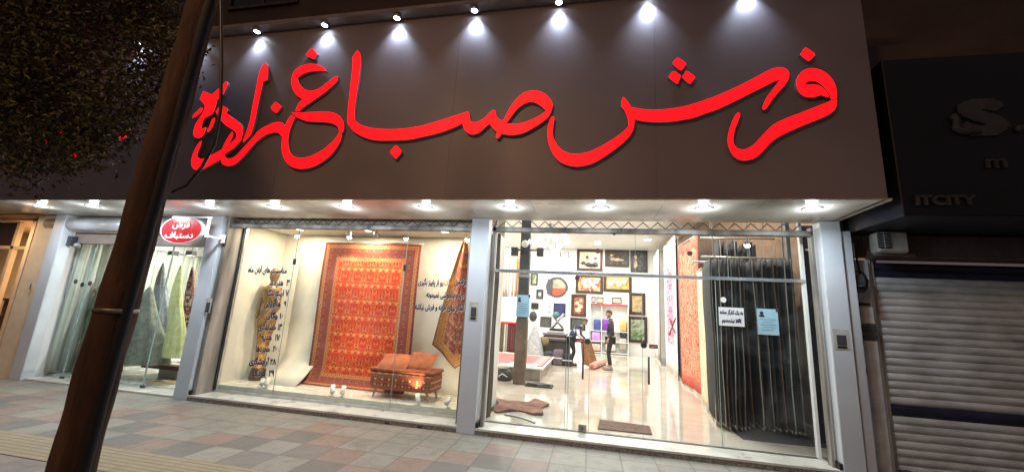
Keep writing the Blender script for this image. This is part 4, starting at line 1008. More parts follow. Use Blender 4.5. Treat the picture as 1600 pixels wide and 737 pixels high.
for i, (x0, x1_) in enumerate(((924, 930.5), (932, 943), (956, 971))):
    picture((x0, 463.5+i*.6, x1_, 472+i*.8), 'gold_frame', 'pink', ['left', 'middle', 'right'][i]+' of the three tiny pink framed pictures in a row', fw=.03)
picture((891, 497, 915, 515), 'black_frame', 'slate', 'wide dark grey picture under the red figure painting', fw=.06)
picture((844, 495, 862, 510), 'black_frame', 'slate', 'dark panel picture low on the wall behind the folded textiles', fw=.04)
def wallthing(name, lab, cat, px, m, pname='panel', d=.05, Y=BACK-.003, group=None):
    a = at(px[0], px[3], 'y', Y); c = at(px[2], px[1], 'y', Y)
    t = thing(name, lab, cat, ((a[0]+c[0])/2, Y, a[2]), group)
    part(pname, m, t, lambda b: b.bbox(a[0], c[0], Y-d, Y, a[2], c[2], .01)); return t, (a[0], c[0], a[2], c[2])
t, bx = wallthing('television', 'small black television beside the dark column', 'television', (830, 473, 842, 482), M['black'], 'case', .06)
part('screen', M['window_dark'], t, lambda b: b.box(bx[0]+.03, bx[1]-.03, BACK-.066, BACK-.0635, bx[2]+.03, bx[3]-.03))
t, bx = wallthing('poster', 'tall white poster with grey prints left of the blue picture', 'poster', (853, 461, 864, 493), M['white'], 'sheet', .01)
part('print', M['plastic_grey'], t, lambda b: [b.box(bx[0]+.06, bx[1]-.06, BACK-.016, BACK-.0135, bx[2]+.12+.28*i, bx[2]+.27+.28*i) for i in range(3)])
# round inlaid plate
c = at(870, 448, 'y', BACK-.06); ax2 = abs(at(887, 448, 'y', BACK)[0]-at(853, 448, 'y', BACK)[0])/2
t = thing('round_plate', 'big round decorative plate with a red lower half', 'plate', (c[0], BACK-.06, c[2]-ax2))
def ring(r, n=40): return [(c[0]+r*math.cos(2*PI*i/n), c[2]+r*.93*math.sin(2*PI*i/n)) for i in range(n)]
raw = lambda p, y: (p[0], y, p[1])
part('rim', M['darkgrey'], t, lambda b: b.poly(ring(ax2), [ring(ax2*.82)], raw, BACK-.09, BACK-.004))
part('face', paint('plate_painting', [(.10, .09, .07), (.30, .27, .20), (.45, .40, .30)], 4, 1), t, lambda b: b.poly(ring(ax2*.82), [], raw, BACK-.06, BACK-.006))
part('red_half', mat('plate_red', (.62, .07, .03), .4), t, lambda b: b.poly([(c[0]+ax2*.8*math.cos(a), c[2]-.02+ax2*.74*math.sin(a)) for a in [PI+PI*k/16+.1 for k in range(16)]], [], raw, BACK-.066, BACK-.061))
t, bx = wallthing('wall_hanging', 'dark narrow hanging overlapping the left side of the round plate', 'wall hanging', (854.5, 436, 863.5, 459), M['darkgrey'], 'cloth', .03, BACK-.12)
# bright niche with folded towels and bedding
niche = thing('shelf_unit', 'white shelving with blue, purple and lilac bedding packs behind the standing man', 'shelves', (-1.2, BACK-.2, FL))
a = at(922, 548, 'y', BACK-.3); c2 = at(980.5, 478, 'y', BACK-.3)
part('cabinet', M['white'], niche, lambda b: (b.box(a[0], c2[0], BACK-.05, BACK-.004, FL+.0, c2[2]), [b.box(a[0], c2[0], BACK-.42, BACK-.05, z, z+.03) for z in (FL+.03, at(950, 534, 'y', BACK-.3)[2], at(950, 517, 'y', BACK-.3)[2]-.02, c2[2])],
     [b.box(x, x+.03, BACK-.42, BACK-.05, FL, c2[2]) for x in (a[0]-.03, at(939.5, 500, 'y', BACK-.3)[0], c2[0])]))
part('red_valance', mat('red_valance', (.45, .05, .05), .8), niche, lambda b: b.box(a[0], c2[0], BACK-.44, BACK-.425, c2[2]-.03, c2[2]+.06))
for (x0, y0, x1_, y1_), col, lab in (((928, 499, 938.5, 516), (.03, .05, .28), 'deep blue'), ((941, 499, 954, 516), (.20, .02, .38), 'purple'), ((969, 501, 979, 516.5), (.72, .42, .12), 'amber'), ((924, 518.5, 938.5, 533.5), (.52, .24, .66), 'lilac'), ((969, 519, 979.5, 527), (.01, .01, .012), 'black'), ((967.5, 529, 979.5, 546), (.40, .36, .31), 'taupe'), ((924.5, 537, 938.5, 547), (.62, .42, .34), 'pinkish'), ((946, 538, 962, 547), (.7, .58, .48), 'cream')):
    p, q = at(x0, y1_, 'y', BACK-.40), at(x1_, y0, 'y', BACK-.40)
    t = thing('bedding_pack', lab+' folded bedding pack on the white shelving', 'bedding', ((p[0]+q[0])/2, BACK-.3, p[2]), 'bedding packs on the shelving')
    cm_ = fabric('bedding_'+lab.replace(' ', '_'), tuple(x*.75 for x in col), tuple(min(1, x*1.25) for x in col), 5, .6)
    part('fabric', cm_, t, lambda b: rbox(b, p[0], q[0], BACK-.39, BACK-.1, p[2], q[2], .05))

# dark column with its clutter
t = thing('column', 'slender dark blue grey column with brown foot in the showroom', 'column', (-2.92, 3.9, FL))
xa, xc = -3.03, -2.79
part('shaft', mat('blue_grey_column', (.05, .065, .08), .45), t, lambda b: b.bbox(xa, xc, 3.8, 4.04, 1.55, CEIL-.002, .01))
part('foot', mat('brown_column_foot', (.15, .105, .075), .5, 0, .2), t, lambda b: b.bbox(xa-.012, xc+.012, 3.79, 4.05, FL, 1.55, .01))
part('collar', M['plastic_grey'], t, lambda b: b.bbox(xa-.02, xc+.02, 3.775, 4.06, 2.52, 2.60, .01))
t = thing('speaker', 'pair of small dark loudspeakers on a bracket high on the column', 'speaker', (-2.91, 3.7, 3.1))
part('bracket', M['darkgrey'], t, lambda b: (b.box(-3.13, -2.5, 3.72, 3.75, 3.16, 3.19), b.box(-2.93, -2.89, 3.74, 3.798, 3.12, 3.22)))
for dx in (-3.14, -2.52): part('box', M['darkgrey'], t, lambda b: b.bbox(dx-.08, dx+.08, 3.60, 3.74, 3.02, 3.22, .012))
part('camera', M['white'], t, lambda b: (b.ball((-2.9, 3.70, 3.32), .09, 12), b.box(-2.93, -2.87, 3.7, 3.797, 3.34, 3.40)))
# dark brown cloth roll standing by the left jamb
t = thing('standing_carpet_roll', 'tall dark brown rolled carpet standing just inside the left jamb', 'rolled carpet', (-2.865, .68, FL))
part('roll', M['brown_cloth'], t, lambda b: b.grid(lambda u, v: (-2.865+(.058+.008*math.sin(u*2*PI*5+v*3)+.007*math.sin(v*11))*math.cos(2*PI*u), .68+(.11)*math.sin(2*PI*u), FL+.01+2.82*v), 30, 20, 0, 1, 1))
part('frayed_edge', M['cream'], t, lambda b: b.tube([(-2.918+.01*math.sin(i*1.3), .60, FL+.1+i*.03) for i in range(30)], .008, 5))
# left display of tall pale hanging samples
fam = [('white', (.70, .68, .63)), ('ivory', (.66, .60, .50)), ('beige', (.55, .44, .32)), ('orange', (.62, .30, .12)), ('pale grey', (.55, .53, .49))]
for i, (nm, c_) in enumerate(fam):
    xl, xr = ((785.5, 799), (799.5, 804.5), (805, 808), (808.5, 811.5), (811.8, 814.5))[i]
    p, q = at(xl, 463, 'y', 8), at(xr, 389+i*3, 'y', 8)
    t = thing('hanging_sample', nm+' tall hanging sample panel at the left of the showroom', 'hanging rug', ((p[0]+q[0])/2, 8, p[2]), 'tall hanging sample panels')
    part('cloth', fabric('sample_'+nm.replace(' ', '_'), tuple(x*.85 for x in c_), c_, 6, .9, (4, 4, .7)), t, lambda b: b.grid(lambda u, v: (p[0]+(q[0]-p[0])*u, 8+.04*math.sin(u*14), p[2]+(q[2]-p[2])*v), 12, 6, 0, 1, 1, .03))
    part('rod', M['alu'], t, lambda b: b.tube([(p[0], 8, q[2]+.02), (q[0], 8, q[2]+.02)], .015, 6))
# rack of short rugs under a red rail
rk = thing('rug_rack', 'low rack with a bright red rail left of the dark column', 'rack', (-4.0, 7.8, FL))
p, q = at(783, 507, 'y', 7.8), at(811, 501, 'y', 7.8)
part('rail', mat('bright_red_rail', (.75, .02, .02), .4), rk, lambda b: b.bbox(p[0], q[0], 7.74, 7.86, (p[2]+q[2])/2-.035, (p[2]+q[2])/2+.035, .01))
part('post', M['alu'], rk, lambda b: (b.tube([(p[0]+.05, 7.9, FL), (p[0]+.05, 7.9, p[2])], .02, 8), b.tube([(q[0]-.05, 7.9, FL), (q[0]-.05, 7.9, p[2])], .02, 8)))
rc = [('olive', (.20, .17, .11)), ('beige', (.42, .35, .27)), ('sand', (.50, .42, .32)), ('brown', (.16, .10, .07)), ('maroon', (.20, .03, .03)), ('wine red', (.30, .05, .05)), ('dark grey', (.07, .07, .07)), ('taupe', (.26, .21, .17))]
for i, (nm, c_) in enumerate(rc):
    x0 = p[0]+(q[0]-p[0])*i/8; x1_ = p[0]+(q[0]-p[0])*(i+.85)/8
    t = thing('short_rug', nm+' short rug hanging from the red rail', 'hanging rug', ((x0+x1_)/2, 7.8, .5), 'short rugs on the red rail')
    part('pile', fabric('short_rug_'+nm.replace(' ', '_'), tuple(k*.7 for k in c_), c_, 7, .95, (5, 5, .6)), t, lambda b: b.grid(lambda u, v: (x0+(x1_-x0)*u, 7.79+.03*math.sin(u*5+i), .42+((p[2]+q[2])/2-.45)*v), 6, 6, 0, 1, 1, .03))
# platform with carpets
pl = thing('carpet_platform', 'low white display platform at the left of the showroom', 'platform', (-3.4, 6.0, FL))
part('body', mat('taupe_platform', (.34, .30, .26), .5), pl, lambda b: b.box(-4.55, -2.50, 4.46, 7.6, FL+.001, .36))
part('top', M['white'], pl, lambda b: b.bbox(-4.62, -2.43, 4.40, 7.66, .361, .40, .005))
red3 = rug_mat('flat_red_carpet', 1.9, 2.9, (.55, .06, .05), (.50, .40, .36), (.30, .03, .03), (.38, .33, .31), (.5, .3, .25), (.45, .06, .05), (.34, .4), .9, 9)
t = thing('carpet', 'red and grey carpet lying flat on the low white platform', 'carpet', (-3.5, 6, .40))
part('pile', red3, t, lambda b: b.grid(lambda u, v: (-4.55+2.08*u, 4.62+2.95*v, .408+.004*math.sin(u*9+v*5)), 16, 16, 0, 1.9, 2.9, .007))
t = thing('white_paper_sheet', 'white sheet lying on the front corner of the platform carpet', 'paper', (-2.9, 4.7, .41))
part('sheet', M['white'], t, lambda b: b.grid(lambda u, v: (-3.35+.75*u, 4.55+.5*v, .418+.006*math.sin(u*8)), 8, 4, 0, 1, 1, .004))
t = thing('folded_rug', 'flat dark grey rug folded on the floor beside the column foot', 'rug', (-2.45, 3.75, FL))
part('pile', fabric('dark_grey_pile', (.05, .05, .055), (.12, .12, .12)), t, lambda b: (b.grid(lambda u, v: (-2.74+.60*u+.02*math.sin(v*9), 3.62+.30*v, FL+.035+.012*math.sin(u*10+v*4)), 14, 6, 0, 1, 1, .03), b.grid(lambda u, v: (-2.70+.52*u, 3.65+.24*v, FL+.065+.012*math.sin(u*8+v*4)), 12, 5, 0, 1, 1, .025)))
t = thing('round_bag', 'dark round bag with pale top by the platform front', 'bag', (-3.33, 4.22, FL))
part('body', M['darkgrey'], t, lambda b: b.lathe((-3.33, 4.22, FL), [(0, .001), (.17, .001), (.19, .08), (.17, .2), (.10, .27), (0, .27)], 18))
part('pale_top', M['cream'], t, lambda b: b.lathe((-3.36, 4.22, FL), [(.11, .27), (.15, .31), (.12, .36), (0, .38)], 16))
part('strap', M['white'], t, lambda b: b.tube([(-3.44, 4.05, FL+.1), (-3.34, 4.01, FL+.17), (-3.22, 4.05, FL+.1)], .012, 6))
# animal hide on the floor
HS = [at(x, y, 'z', FL) for x, y in ((773, 626), (781, 624), (800, 629), (822, 630), (838, 626), (858, 633), (846, 639), (849, 648), (832, 648), (815, 643), (795, 643), (777, 645), (771, 640), (779, 634))]
hp = [(q[0], q[1]) for q in HS]
t = thing('hide_rug', 'reddish brown animal hide lying on the pale floor behind the glass', 'rug', (-2.5, 1.3, FL))
def hide(b):
    lo = smooth_loop(hp, 3); b.poly(lo, [], lambda p_, z: (p_[0], p_[1], z+.012*math.sin(p_[0]*13+p_[1]*9)), FL+.035, FL+.008)
part('pelt', fabric('pelt', (.13, .055, .04), (.30, .15, .11), 5), t, hide)
t = thing('grey_strip_mat', 'curved grey mat strip at the foot of the brown roll', 'mat', (-2.5, .8, FL))
part('strip', M['plastic_grey'], t, lambda b: b.grid(lambda u, v: (-2.62+.52*u, .86-.30*u*u+.10*v, FL+.012), 12, 3, 0, 1, 1, .009))
# doormat
q = [at(x, y, 'z', FL) for x, y in ((937, 656), (1015, 666), (1019, 679), (934, 670))]
t = thing('doormat', 'brown rectangular doormat just inside the glass doors', 'doormat', (float(np.mean([k[0] for k in q])), .8, FL))
dm = [(k[0], k[1]) for k in q]
part('mat', fabric('coir', (.10, .05, .035), (.20, .11, .08), 30), t, lambda b: b.poly(dm[::-1], [], lambda p_, z: (p_[0], p_[1], z), FL+.014, FL+.001))

# table of folded textiles
tb = thing('display_table', 'dark table piled with folded textiles in the middle of the showroom', 'table', (-2.4, 8.9, FL))
p, q = at(838, 560, 'y', 8.6), at(893, 530, 'y', 8.6)
TZ = at(860, 530, 'y', 8.6)[2]
part('tabletop', M['darkgrey'], tb, lambda b: b.bbox(p[0], q[0], 8.6, 9.5, TZ-.05, TZ, .01))
part('cabinet', mat('dark_cabinet', (.07, .06, .06), .5), tb, lambda b: b.box(p[0]+.06, q[0]-.06, 8.66, 9.4, FL+.001, TZ-.05))
part('shelf_cloth', M['cream'], tb, lambda b: b.box(p[0]+.1, q[0]-.2, 8.62, 8.655, .36, .40))
for i, (nm, c_, dx, w2) in enumerate((('dusky pink', (.42, .30, .30), 0, 1.0), ('dark brown', (.08, .055, .05), .1, .8), ('grey', (.30, .29, .30), .05, .9), ('white', (.65, .62, .6), .22, .6), ('black', (.03, .03, .035), .30, .5))):
    z0 = TZ+.002+.075*i; wd = (q[0]-p[0]-.2)*w2
    t = thing('folded_textile', nm+' folded textile in the pile on the dark table', 'textile', (p[0]+.1+dx+wd/2, 9.0, z0), 'folded textiles on the dark table')
    part('cloth', fabric('textile_'+nm.replace(' ', '_'), tuple(k*.75 for k in c_), c_), t, lambda b: rbox(b, p[0]+.1+dx, p[0]+.1+dx+wd, 8.66, 9.3, z0, z0+.073, .03))
for i, (nm, c_, x0, x1_, zt) in enumerate((('charcoal', (.05, .05, .055), 840, 858, .42), ('plum grey', (.13, .10, .12), 857, 876, .50), ('black', (.025, .025, .03), 874, 893, .38))):
    a_, b2 = at(x0, 572, 'z', FL+.1), at(x1_, 572, 'z', FL+.1)
    t = thing('textile_bundle', nm+' bundle of textiles on the floor before the dark table', 'textile bundle', ((a_[0]+b2[0])/2, 8.3, FL), 'textile bundles under the table')
    cf = fabric('bundle_'+nm.replace(' ', '_'), tuple(k*.6 for k in c_), tuple(k*1.6 for k in c_), 5)
    part('cloth', cf, t, lambda b: (rbox(b, a_[0], b2[0], 8.12, 8.55, FL+.001, FL+zt, .07),))
    part('strap', M['white'], t, lambda b: b.box(a_[0]+.02, b2[0]-.02, 8.112, 8.119, FL+zt*.45, FL+zt*.45+.03))
# folding X stand leaning before the pile
a = at(871, 500, 'y', 9.0)
t = thing('folding_stand', 'grey X shaped folding stand with a round disc on the textile pile', 'stand', (a[0], 9.0, 1.1))
A, B_, C_, D_ = [at(x, y, 'y', 9.0) for x, y in ((862, 491), (880, 513), (881, 490), (861, 514))]
part('legs', M['plastic_grey'], t, lambda b: (b.tube([A, B_], .045, 8), b.tube([C_+np.array([0, .1, 0]), D_+np.array([0, .1, 0])], .045, 8)))
e_ = at(869, 492, 'y', 8.9); part('disc', mat('teal_disc', (.10, .22, .22), .5), t, lambda b: b.tube([(e_[0], 8.88, e_[2]), (e_[0], 8.93, e_[2])], .12, 18))
t = thing('draped_cloth', 'pale grey cloth draped over a stand left of the folded textiles', 'cloth', (-3.3, 8.2, FL))
a = at(831, 508, 'y', 8.2); c = at(834, 556, 'y', 8.2)
part('cloth', fabric('pale_grey_cloth', (.35, .37, .38), (.55, .57, .58)), t, lambda b: b.grid(lambda u, v: (c[0]+(.27*(1-v)**.8+.05)*(1+.12*math.sin(u*2*PI*6))*math.cos(2*PI*u), 8.2+(.22*(1-v)+.05)*math.sin(2*PI*u), max(FL+.01, c[2])+(a[2]-max(FL+.01, c[2]))*v), 36, 10, 0, 1, 1))
t = thing('olive_cushion', 'round olive cushion propped at the left of the dark table', 'cushion', (-3.0, 8.4, .9))
a = at(851, 533, 'y', 8.35); part('cover', fabric('olive_cover', (.16, .13, .05), (.27, .22, .10)), t, lambda b: b.ball((a[0], 8.35, a[2]), .15, 16, 0, (1, .45, 1)))
t = thing('black_bust', 'round black ornament hanging by the column below the television', 'ornament', (-3.6, 14.8, 2.0))
a = at(833, 494, 'y', 14.7); part('body', M['black'], t, lambda b: b.ball((a[0], 14.7, a[2]), .20, 14, 0, (1, .7, 1.3)))
part('cord', M['black'], t, lambda b: b.tube([(a[0], 14.7, a[2]+.2), (a[0]-.05, 14.95, a[2]+.6)], .01, 5))

# hanging rugs along the right wall ---------------------------------
def hang(name, lab, base0, base1, z0, z1a, z1b, m, W, H, wav=.015, rod=True, nrm=1):
    """rug sheet between two floor points, far end first"""
    t = thing(name, lab, 'hanging rug', ((base0[0]+base1[0])/2, (base0[1]+base1[1])/2, z0), 'rugs hanging along the right wall')
    d = Vector((base1[0]-base0[0], base1[1]-base0[1], 0)); nn = Vector((d.y, -d.x, 0)).normalized()
    def f(u, v):
        top = z1a+(z1b-z1a)*u
        q = Vector((base0[0], base0[1], 0))+d*u+nn*(wav*math.sin(u*8+v*1.3)+wav*.6*math.sin(u*19))
        return (q.x, q.y, z0+(top-z0)*v)
    part('pile', m, t, lambda b: b.grid(f, 30, 16, 0, W, H, .014*nrm))
    if rod: part('rod', M['alu'], t, lambda b: b.tube([(base0[0], base0[1], z1a+.015), (base1[0], base1[1], z1b+.015)], .014, 8))
    part('fringe', M['cream'], t, lambda b: [b.box(q[0]-.004, q[0]+.004, q[1]-.006, q[1]+.006, z0-.06, z0+.01) for q in [f(i/45, 0) for i in range(46)]])
    return t
whitep = fabric('white_rug_pile', (.66, .62, .58), (.78, .75, .72), 4, .9)
def pinkrug():
    t = NT('pink_arabesque_rug'); x, y, _ = t.sep(t.coord('UV'))
    u = t.math('PINGPONG', x, 1.3/2); n = t.noise(7, t.comb(u, t.math('PINGPONG', y, .55), 2), 3, 1.6)
    inside = t.math('MULTIPLY', t.math('LESS_THAN', t.math('ABSOLUTE', t.math('SUBTRACT', x, 1.3)), .75), t.math('MULTIPLY', t.math('GREATER_THAN', y, .8), t.math('LESS_THAN', y, 3.2)))
    k = t.math('MULTIPLY', t.math('LESS_THAN', t.math('ABSOLUTE', t.math('SUBTRACT', n, .5)), .07), inside)
    c = t.mix(k, (.74, .70, .68), (.45, .03, .20)); return t.fin(c, .95)
def redwall():
    t = NT('coral_wall_rug'); n = t.noise(7, None, 6, 2.2); n2 = t.noise(2, None, 3)
    c = t.ramp(n, [(.35, (.52, .06, .03)), (.49, (.62, .15, .07)), (.56, (.80, .52, .34)), (.62, (.55, .08, .04))]); x, y, _ = t.sep(t.coord('UV'))
    e = t.math('GREATER_THAN', t.math('MAXIMUM', t.math('ABSOLUTE', t.math('SUBTRACT', x, .95)), t.math('MULTIPLY', t.math('ABSOLUTE', t.math('SUBTRACT', y, 1.8)), .52)), .80)
    c = t.mix(t.math('MULTIPLY', e, .7), c, (.60, .07, .045)); return t.fin(c, .95)
hang('hanging_rug', 'plain white rug hanging farthest back on the right', (1.62, 14.0), (1.45, 11.6), .16, 4.75, 4.65, whitep, 2.4, 4.4)
hang('hanging_rug', 'dark brown rug edge between the white and the pink patterned rugs', (1.52, 12.4), (1.36, 10.9), .16, 4.6, 4.55, M['brown_cloth'], 2, 4)
hang('hanging_rug', 'white rug with pink arabesque pattern and a red cross mark', (1.42, 10.2), (1.16, 6.88), .15, 4.50, 4.28, pinkrug(), 2.6, 4.0)
hang('hanging_rug', 'brown edged rug between pink patterned and coral rugs', (1.30, 7.4), (1.14, 6.35), .15, 4.25, 4.1, fabric('plum_brown', (.10, .05, .045), (.25, .16, .14)), 1.5, 3.9)
hang('hanging_rug', 'coral red patterned rug on the right side', (1.07, 6.0), (1.10, 4.12), .14, 3.76, 3.70, redwall(), 1.9, 3.6)
hang('hanging_rug', 'cream gold rug in front of the coral red one', (.93, 3.55), (.66, 1.62), .14, 2.74, 2.72, paint('cream_gold_rug', [(.62, .46, .26), (.74, .60, .40), (.80, .70, .52), (.70, .52, .30)], 4, 1.4, 5, .95), 2, 2.6)
# red cross mark on the pink rug, seen painted on the cloth
cr = [o for o in SC.objects if o.get('label', '').startswith('white rug with pink')][0]
p = [at(x, y, 'x', 1.18) for x, y in ((1041, 497), (1056, 520), (1057, 497), (1040, 522))]
def clampx(q, x): return (x, q[1], q[2])
part('cross_mark', mat('dark_red_cross', (.30, .02, .03), .9), cr, lambda b: (b.tube([clampx(p[0], 1.14+ (p[0][1]-6.88)*.078), clampx(p[1], 1.14+(p[1][1]-6.88)*.078)], .022, 6), b.tube([clampx(p[2], 1.14+(p[2][1]-6.88)*.078), clampx(p[3], 1.14+(p[3][1]-6.88)*.078)], .022, 6)))

# front rack of dark carpets seen edge on
rack = thing('carpet_rack', 'steel rail carrying the dark carpets inside the right pane', 'rack', (1.2, 1.9, 2.7))
part('rail', M['alu'], rack, lambda b: (b.tube([(.55, 1.75, 2.80), (1.95, 1.75, 2.80)], .018, 8), b.tube([(.55, 2.35, 2.80), (1.95, 2.35, 2.80)], .018, 8)))
part('hanger', M['alu'], rack, lambda b: [b.tube([(x, 1.75, 2.81), (x, 1.75, CEIL-.01)], .01, 6) for x in (.75, 1.3, 1.85)])
darks = [(.030, .028, .030), (.045, .032, .030), (.022, .026, .034), (.055, .040, .034), (.028, .024, .024), (.05, .048, .05), (.035, .02, .022)]
cn = ['black', 'dark brown', 'blue black', 'umber', 'charcoal', 'dark slate', 'deep wine']
dm_ = [fabric('dark_rug_%s' % cn[i].replace(' ', '_'), tuple(k*.2 for k in darks[i]), tuple(k*.6 for k in darks[i]), 6, .85, (7, 7, .5)) for i in range(7)]
edgem = fabric('bound_edge', (.16, .13, .11), (.30, .26, .22), 9, .9, (3, 3, .5))
edgem2 = fabric('pale_bound_edge', (.30, .28, .24), (.48, .44, .38), 9, .9, (3, 3, .5)); edgem3 = fabric('rust_bound_edge', (.10, .04, .025), (.20, .09, .055), 9, .9, (3, 3, .5))
fringem = fabric('tan_fringe', (.24, .19, .14), (.42, .35, .27), 30)
NR = 20
random.seed(21)
for i in range(NR):
    x0 = .63+1.19*i/(NR-1)+random.uniform(-.012, .012); y0 = 1.42+random.uniform(-.06, .06)-.10*math.sin(i*.5); dep = 1.0
    z0 = .17+random.uniform(-.02, .02); z1 = 2.72+random.uniform(-.015, .015); ph = random.uniform(0, 6); k = i % 7; dx = .10+.03*math.sin(ph)
    t = thing('dark_hanging_rug', '%s carpet hanging edge on, %s from the left on the front rack' % (cn[k], ords[i]), 'hanging rug', (x0, y0, z0), 'dark carpets hanging edge on')
    def f(u, v, x0=x0, y0=y0, ph=ph): return (x0+dx*u+.010*math.sin(v*4+ph)+.005*math.sin(v*11+ph*2)+.012*math.sin(u*6+ph)*(1-.6*v), y0+dep*u, z0+(z1-z0)*v)
    part('pile', dm_[k], t, lambda b: b.grid(f, 8, 20, 0, 1, 1, .012))
    if i % 2 == 0 or i % 5 == 1: part('edge_binding', (edgem, edgem2, edgem3)[i % 3], t, lambda b: b.tube([Vector(f(0, j/20))+Vector((.004, -.004, 0)) for j in range(21)], .008, 6))
    part('fringe', fringem, t, lambda b: ([b.tube([f(j/9, 0), (f(j/9, 0)[0]+random.uniform(-.012, .012), f(j/9, 0)[1]-.01, z0-random.uniform(.035, .05))], [.014, .007], 5) for j in range(6)], [b.tube([f(j/9, 1), (f(j/9, 1)[0]+random.uniform(-.02, .02), f(j/9, 1)[1], z1+random.uniform(.01, .035))], [.012, .007], 5) for j in range(6)]))
# second rack, taller rugs further back
rack2 = thing('carpet_rack', 'steel rail of the taller dark carpets behind the front rack', 'rack', (1.5, 3.2, 3.3))
part('rail', M['alu'], rack2, lambda b: b.tube([(.9, 3.1, 3.42), (2.3, 3.1, 3.42)], .018, 8))
part('hanger', M['alu'], rack2, lambda b: [b.tube([(x, 3.1, 3.43), (x, 3.1, CEIL-.01)], .01, 6) for x in (1.1, 2.1)])
for i in range(9):
    x0 = 1.22+.085*i+random.uniform(-.02, .02); ph = i*1.7; k = (i*3) % 7; z1 = 3.36-.05*(i % 3)
    t = thing('tall_hanging_rug', '%s tall carpet, %s from the left on the rear rack' % (cn[k], ords[i]), 'hanging rug', (x0, 3.0, .2), 'tall dark carpets on the rear rack')
    def f(u, v, x0=x0, ph=ph): return (x0+.10*u+.02*math.sin(v*4+ph), 2.9+.8*u, .2+(z1-.2)*v)
    part('pile', dm_[k], t, lambda b: b.grid(f, 5, 12, 0, 1, 1, .014))
    if i % 3 == 0: part('edge_binding', M['alu_old'], t, lambda b: b.tube([Vector(f(0, j/12))+Vector((.004, -.006, 0)) for j in range(13)], .012, 6))
t = thing('leaning_board', 'tall blue black panel standing against the right jamb', 'panel', (1.9, 1.3, FL))
part('board', mat('blue_black_board', (.022, .028, .036), .6, 0, .2), t, lambda b: b.bbox(1.86, 2.25, 1.22, 1.26, FL+.001, 3.25, .005))
part('side_board', mat('grey_blue_board', (.13, .15, .17), .6), t, lambda b: b.bbox(1.80, 1.858, 1.5, 1.56, FL+.001, 3.4, .004))
part('tag', M['white'], t, lambda b: b.box(1.93, 2.0, 1.212, 1.2185, 2.85, 2.875))
t = thing('dark_floor_area', 'dark flat area on the floor under the dark hanging carpets', 'floor cover', (1.3, 1.6, FL))
part('sheet', M['darkgrey'], t, lambda b: b.box(.80, 2.25, .95, 2.7, FL+.001, FL+.006))  # thin dark layer over the floor below the carpets

# ================================================================== PEOPLE
def skin_mesh(name, J, E_, mats, parent, sub=2, colour=None):
    """one continuous body grown round a skeleton; J name->(x,y,z,r)"""
    ks = list(J); me = bpy.data.meshes.new(name+'_s'); me.from_pydata([J[k][:3] for k in ks], [(ks.index(a), ks.index(b)) for a, b in E_], [])
    o = bpy.data.objects.new(name+'_s', me); COL.objects.link(o)
    s = o.modifiers.new('s', 'SKIN'); s.use_smooth_shade = True
    for i, k in enumerate(ks):
        r = J[k][3]; r = r if isinstance(r, tuple) else (r, r)
        me.skin_vertices[0].data[i].radius = r; me.skin_vertices[0].data[i].use_root = (i == 0)
    m = o.modifiers.new('u', 'SUBSURF'); m.levels = sub; m.render_levels = sub
    dg = bpy.context.evaluated_depsgraph_get(); dg.update()
    m2 = bpy.data.meshes.new_from_object(o.evaluated_get(dg)); m2.name = name
    bpy.data.objects.remove(o)
    q = bpy.data.objects.new(name, m2); COL.objects.link(q)
    m2.materials.clear()
    for x in mats: m2.materials.append(x)
    for p_ in m2.polygons:
        p_.use_smooth = True
        p_.material_index = colour(p_.center) if colour else 0
    if parent is not None: q.parent = parent
    return q
# standing man: local x = facing direction
man = thing('person', 'man standing in profile in a dark jacket and dark trousers, looking down', 'person', (-.66, 8.06, FL), None)
man.rotation_euler = (0, 0, PI-.1); man.scale = (1.07, 1.07, 1.07)
H = {'pelvis': (0, 0, .93, (.13, .10)), 'belly': (.0, 0, 1.08, (.125, .10)), 'chest': (-.01, 0, 1.30, (.15, .11)), 'neck': (.0, 0, 1.47, .055), 'nk2': (.02, 0, 1.53, .05),
     'hip1': (0, .09, .88, .085), 'kn1': (.05, .10, .48, .055), 'an1': (-.02, .11, .10, .035), 'toe1': (.13, .13, .04, .035),
     'hip2': (0, -.09, .88, .085), 'kn2': (.06, -.09, .48, .055), 'an2': (.03, -.10, .10, .035), 'toe2': (.18, -.11, .04, .035),
     'sh1': (-.01, .18, 1.40, .06), 'el1': (-.06, .24, 1.12, .045), 'wr1': (.06, .22, .89, .03),
     'sh2': (-.01, -.18, 1.40, .06), 'el2': (-.05, -.24, 1.12, .045), 'wr2': (.08, -.22, .90, .03)}
EB = [('pelvis', 'belly'), ('belly', 'chest'), ('chest', 'neck'), ('neck', 'nk2'), ('pelvis', 'hip1'), ('hip1', 'kn1'), ('kn1', 'an1'), ('an1', 'toe1'), ('pelvis', 'hip2'), ('hip2', 'kn2'), ('kn2', 'an2'), ('an2', 'toe2'),
      ('chest', 'sh1'), ('sh1', 'el1'), ('el1', 'wr1'), ('chest', 'sh2'), ('sh2', 'el2'), ('el2', 'wr2')]
